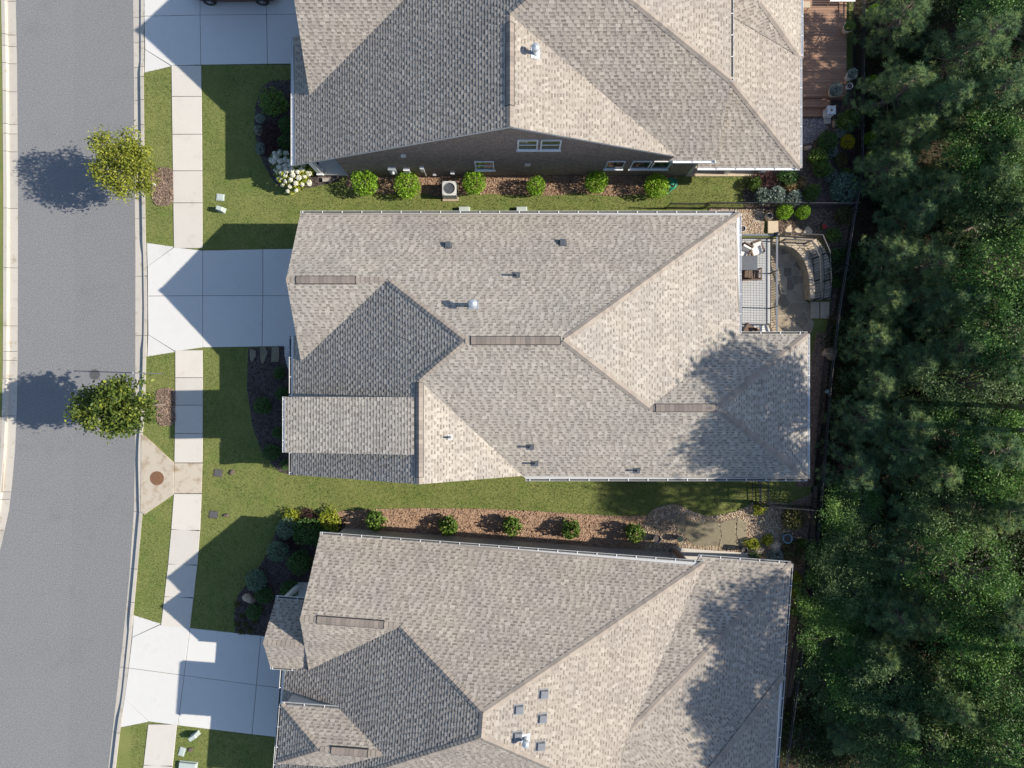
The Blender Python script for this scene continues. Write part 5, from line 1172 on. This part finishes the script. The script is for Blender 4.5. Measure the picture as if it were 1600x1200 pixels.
# utility covers on the lawns
def lid_box(label, u, v, w, l, rz, mat, h=.03, name='meter_lid', cat='cover'):
    t = thing(name, label, cat, G(u, v), rz); m = MB(); m.prism([Vector(p) for p in ((-w/2,-l/2,h), (w/2,-l/2,h), (w/2,l/2,h), (-w/2,l/2,h))], h + .05, inset=.012); m.build('cover', M[mat], t)
    m = MB(); m.prism([Vector(p) for p in ((-w/2-.04,-l/2-.04,.018), (w/2+.04,-l/2-.04,.018), (w/2+.04,l/2+.04,.018), (-w/2-.04,l/2+.04,.018))], .06); m.build('rim', M['mulch_dark'], t); return t
lid_box('dark rectangular meter lid upper of two by the sidewalk', 341,739, .40, .32, -.1, 'iron'); lid_box('dark rectangular meter lid lower of two by the sidewalk', 333.5,804, .40, .32, -.1, 'iron')
def pedestal(label, u, v, w, l, h, rz):
    t = thing('utility_box', label, 'utility box', P(u, v, h), rz); t.location.z = 0; m = MB(); m.prism([Vector(p) for p in ((-w/2,-l/2,h), (w/2,-l/2,h), (w/2,l/2,h), (-w/2,l/2,h))], h + .05, inset=.03); m.build('housing', M['utility'], t)
    m = MB(); m.box(-w/2 - .03, w/2 + .03, -l/2 - .03, l/2 + .03, -.05, .04); m.build('base', M['utility'], t); m = MB(); m.box(-w*.3, w*.3, -l/2 - .012, -l/2, h*.25, h*.75); m.build('access_panel', M['galv'], t)
pedestal('flat pale utility cover above the taller box on the lawn', 344,308, .36, .30, .06, -.1); pedestal('tall pale utility box on the lawn by the sidewalk', 342,325, .34, .22, .42, -.3); pedestal('pale upright utility box at the bottom left lawn', 300,1154, .42, .20, .45, .55); pedestal('low pale green cover at the bottom left lawn', 284,1175, .26, .40, .06, -.3); pedestal('pale cover at the bottom edge by the sidewalk', 292,1199, .9, .4, .2, -.1)
pedestal('grey window well cover under the north eave of the middle house left of centre', 725,330, .55, .5, .25, 0); pedestal('grey window well cover under the north eave of the middle house right of its twin', 815,330, .55, .5, .25, 0)

# air conditioner
ac = thing('air_conditioner', 'grey air conditioner condenser between two boxwoods', 'air conditioner', P(702,294,.8)); ac.location.z = 0
m = MB(); w = .37
m.box(-w - .05, w + .05, -w - .10, w + .05, -.02, .07); m.build('pad', M['flag'], ac)
m = MB(); m.box(-w + .03, w - .03, -w + .03, w - .03, .08, .74); m.build('coil', M['grey_metal'], ac)
for a in (-w, w - .05):
    for b in (-w, w - .05): m = MB(); m.box(a, a + .05, b, b + .05, .07, .76); m.build('corner_post', M['galv'], ac)
for i in range(14):
    z = .10 + i * .046; m = MB(); m.box(-w + .05, w - .05, -w, -w + .015, z, z + .02); m.build('louvre', M['galv'], ac)
m = MB(); n = 32; rin = .29
for i in range(n):
    a0, a1 = 2 * math.pi * i / n, 2 * math.pi * (i + 1) / n
    def sq(a): s = w / max(abs(math.cos(a)), abs(math.sin(a))); s = min(s, w * 1.28); return Vector((math.cos(a) * s, math.sin(a) * s, .78))
    ci = lambda a, z: Vector((math.cos(a) * rin, math.sin(a) * rin, z))
    m.quad(ci(a0, .79), sq(a0), sq(a1), ci(a1, .79)); m.quad(ci(a0, .62), ci(a0, .79), ci(a1, .79), ci(a1, .62)); m.quad(sq(a0), sq(a0) - Vector((0, 0, .06)), sq(a1) - Vector((0, 0, .06)), sq(a1))
m.build('top_cover', M['trim'], ac)
for i in range(4):
    a = i * 1.571 + .4; m = MB(); m.add([(.05*math.cos(a), .05*math.sin(a), .64), (.26*math.cos(a-.25), .26*math.sin(a-.25), .62), (.26*math.cos(a+.4), .26*math.sin(a+.4), .68), (.06*math.cos(a+1), .06*math.sin(a+1), .66)], [(0,1,2,3)]); m.build('fan_blade', M['galv'], ac)
m = MB(); m.lathe([(.08,.6), (.08,.70), (.02,.71)], n=12); m.build('fan_hub', M['trim'], ac)
for rr in (.11, .17, .23, .285): m = MB(); m.tube([(rr*math.cos(t*.262), rr*math.sin(t*.262), .80) for t in range(25)], .005, 4, cap=False); m.build('guard_ring', M['grey_metal'], ac)

# garden hose
hs = thing('garden_hose', 'coiled green garden hose beside the rightmost boxwood', 'hose', G(1049,288)); r_ = random.Random(3)
m = MB(); m.tube([((.22 + .05 * math.sin(t * .37)) * math.cos(t * .5), (.26 + .05 * math.cos(t * .29)) * math.sin(t * .5), .03 + .004 * t) for t in range(52)], .024, 6); m.build('coil', M['hose'], hs)
m = MB(); m.tube([(.1,-.2,.04), (-.12,-.42,.03), (-.3,-.55,.03), (-.55,-.62,.03), (-.72,-.6,.03)], .02, 6); m.build('loose_end', M['hose'], hs)
m = MB(); m.lathe([(.05,.02), (.05,.24), (.12,.25), (.12,.28), (.05,.3)], n=10); m.build('spindle', M['hose'], hs)

# signpost by the middle driveway
sp = thing('sign_post', 'thin dark metal post beside the green street tree', 'post', G(255,584)); m = MB(); m.bar((0, 0, -.1), (0, 0, 2.85), .045, .045); m.build('pole', M['grey_metal'], sp); m = MB(); m.lathe([(.035,2.85), (.035,2.9), (.01,2.93)], n=8); m.build('cap', M['galv'], sp)

# ------------------------------------------------------------------ deck, steps and pots behind the upper house
dA = thing('deck', 'brown wooden deck with steps behind the upper house', 'deck', G(1260,80)); oA = G(1260,80)
xa, xb = G(1199,0).x - oA.x, G(1314,0).x - oA.x
ya, yb = G(0,158).y, G(0,-20).y; nb = int((yb - ya) / .145)
me = MB(); me.box(xa, xb, .005, .14, .56, .60); me = me.mesh('deck_board', M['wood'])
for i in range(nb): link('deck_board', me, dA, (0, ya + i * .145 - oA.y, 0))
m = MB(); m.box(xa, xb, ya - oA.y - .03, ya - oA.y, .2, .58); m.build('rim_joist', M['wood'], dA)
xs = G(1292,0).x - oA.x
for k, z in ((0, .40), (1, .20)):
    yy = ya - oA.y - .04 - (k + 1) * .42
    for j in range(3): m = MB(); m.box(xa, xs, yy + j * .14 + .004, yy + (j + 1) * .14 - .004, z - .04, z); m.build('step_board', M['wood'], dA)
    m = MB(); m.box(xa, xs, yy + .0, yy + .02, 0, z - .045); m.build('riser', M['wood'], dA)
lt = thing('lantern', 'white cube lantern on the deck steps', 'lantern', P(1299,172,.7)); lt.location.z = .2
m = MB(); s = .19
for a in (-s, s - .05):
    for b in (-s, s - .05): m.box(a, a + .05, b, b + .05, 0, .5)
m.box(-s - .02, s + .02, -s - .02, s + .02, -.0, .04); m.build('frame', M['ceramic_w'], lt)
m = MB(); m.box(-s - .03, -.06, -s - .03, s + .03, .5, .53); m.box(.06, s + .03, -s - .03, s + .03, .5, .53); m.box(-.06, .06, -s - .03, -.07, .5, .53); m.box(-.06, .06, .07, s + .03, .5, .53); m.build('lid', M['ceramic_w'], lt)
m = MB(); m.lathe([(.06,.04), (.06,.25), (.01,.26)], n=10); m.build('candle', M['cushion'], lt)
flat_stone('pale square paver on the grey gravel pad', [(1286,184), (1297,184), (1297,194), (1287,194)], 'concrete', .09, 'paver')
pot('white pot with green plant on the upper deck', 1326,42, .26, .42, 'ceramic', 'mid', z=.6); pot('tall white pot on the deck near the steps', 1331,116, .24, .5, 'ceramic_w', 'silver', z=.6); pot('small white empty pot below the tall one', 1328,134, .16, .3, 'ceramic_w', None, z=.6); pot('bowl of white flowers at the deck corner', 1304,142, .30, .35, 'ceramic', 'silver', z=.6)
bt = thing('bench', 'pale slatted bench at the top edge of the upper deck', 'bench', P(1316,-4,1.0)); bt.location.z = .6
for i in range(4): m = MB(); m.box(-.65, .65, -.24 + i * .125, -.13 + i * .125, .42, .46); m.build('seat_slat', M['cushion'], bt)
for a in (-.58, .58):
    for b in (-.2, .2): m = MB(); m.bar((a, b, 0), (a * .95, b * .8, .42), .05, .05); m.build('leg', M['limestone'], bt)
m = MB(); m.box(-.65, .65, .28, .32, .55, .9); m.build('backrest', M['cushion'], bt)
bs = thing('side_table', 'small tan side table on the deck by the upper roof edge', 'table', P(1258,9,.9)); bs.location.z = .6
m = MB(); m.box(-.22, .22, -.16, .16, .38, .42); m.build('tabletop', M['limestone'], bs)
for a in (-.17, .17):
    for b in (-.11, .11): m = MB(); m.box(a - .02, a + .02, b - .02, b + .02, 0, .38); m.build('leg', M['limestone'], bs)
fw = thing('flower', 'red flower by the top of the curved stairs', 'flower', G(1284,356)); link('foliage', SH['mid'], fw, scale=(.16, .16, .15))
for i in range(5): m = MB(); a = i * 1.3; m.lathe([(.01,.0), (.05,.02), (.06,.05), (.02,.07)], (math.cos(a)*.08, math.sin(a)*.08, .28), 8); m.build('blossom', M['red_petal'], fw)

# ------------------------------------------------------------------ parked car
car = thing('car', 'dark red car parked on the upper driveway at the top edge', 'car', G(374,-17.5,.035))
st = [(-2.28,.60,.42,.62), (-2.22,.78,.30,.74), (-1.9,.88,.24,.84), (-1.35,.91,.22,.93), (-.6,.92,.22,.97), (.4,.92,.22,.98), (1.3,.91,.22,.97), (1.9,.88,.25,.93), (2.2,.80,.32,.84), (2.28,.62,.42,.72)]
m = MB(); V = []
for x, hw, zb, zt in st:
    zm = (zb + zt) / 2; V += [(x,-hw*.80,zb), (x,-hw*.97,zb+.1), (x,-hw,zm), (x,-hw*.96,zt-.08), (x,-hw*.80,zt), (x,hw*.80,zt), (x,hw*.96,zt-.08), (x,hw,zm), (x,hw*.97,zb+.1), (x,hw*.80,zb)]
F = [tuple(range(9, -1, -1)), tuple(range(90, 100))]
for i in range(9):
    for k in range(10): F.append((i*10 + k, i*10 + (k+1) % 10, (i+1)*10 + (k+1) % 10, (i+1)*10 + k))
m.add(V, F); m.build('body', M['carpaint'], car, True)
cb = [(-1.25,.76,.95,.955), (-.55,.70,.95,1.42), (.15,.71,.95,1.50), (1.0,.70,.95,1.46), (1.75,.74,.95,.96)]
m = MB(); V = []
for x, hw, zb, zt in cb: V += [(x,-hw-.08,zb), (x,-hw*.86,zt), (x,hw*.86,zt), (x,hw+.08,zb)]
F = [(i*4 + k, i*4 + (k+1) % 4, (i+1)*4 + (k+1) % 4, (i+1)*4 + k) for i in range(4) for k in range(3)]; m.add(V, F); m.build('window_glass', M['glass'], car)
m = MB(); m.prism([Vector(p) for p in ((-.52,-.60,1.45), (1.0,-.60,1.49), (1.0,.60,1.49), (-.52,.60,1.45))], .03); m.build('roof_panel', M['carpaint'], car)
for x in (-1.42, 1.34):
    for s in (-1, 1):
        m = MB(); m.lathe([(.20,-.11), (.30,-.11), (.335,-.07), (.335,.07), (.30,.11), (.20,.11)], n=24, closed=False); w_ = m.build('wheel', M['rubber'], car); w_.location = (x, s * .83, .335); w_.rotation_euler = (math.pi/2, 0, 0)
        m = MB(); m.lathe([(.20,-.09), (.21,.09), (.19,.10), (.185,.05)], n=24, closed=False)
        for k in range(6): a = k * 1.047; m.bar((0, 0, .085 * -s), (.2*math.cos(a), .2*math.sin(a), .08 * -s), .045, .03)
        m.build('rim', M['rim'], w_)
for s in (-1, 1):
    m = MB(); m.prism([Vector(p) for p in ((-2.27,s*.42,.66), (-2.1,s*.74,.68), (-1.9,s*.80,.76), (-2.05,s*.45,.74))], .05); m.build('headlight', M['ceramic_w'], car)
    m = MB(); m.box(2.16, 2.24, s*.62 - .12, s*.62 + .12, .66, .80); m.build('tail_light', M['red_petal'], car)
    m = MB(); m.box(-.85, -.70, s*.96 - .09, s*.96 + .09, .96, 1.08); m.build('side_mirror', M['carpaint'], car)

# bare strip outside the lower back fence
m = MB(); m.prism([G(FB(v) + w_, v, -.04) for v, w_ in ((760,2), (880,2), (1000,2), (1090,2))] + [G(FB(v) + w_, v, -.04) for v, w_ in ((1090,9), (1000,14), (940,11), (880,16), (820,11), (760,9))], .12); struct(m.build('dirt_path', M['mulch_tan']), 'bare earth strip outside the lower back fence')
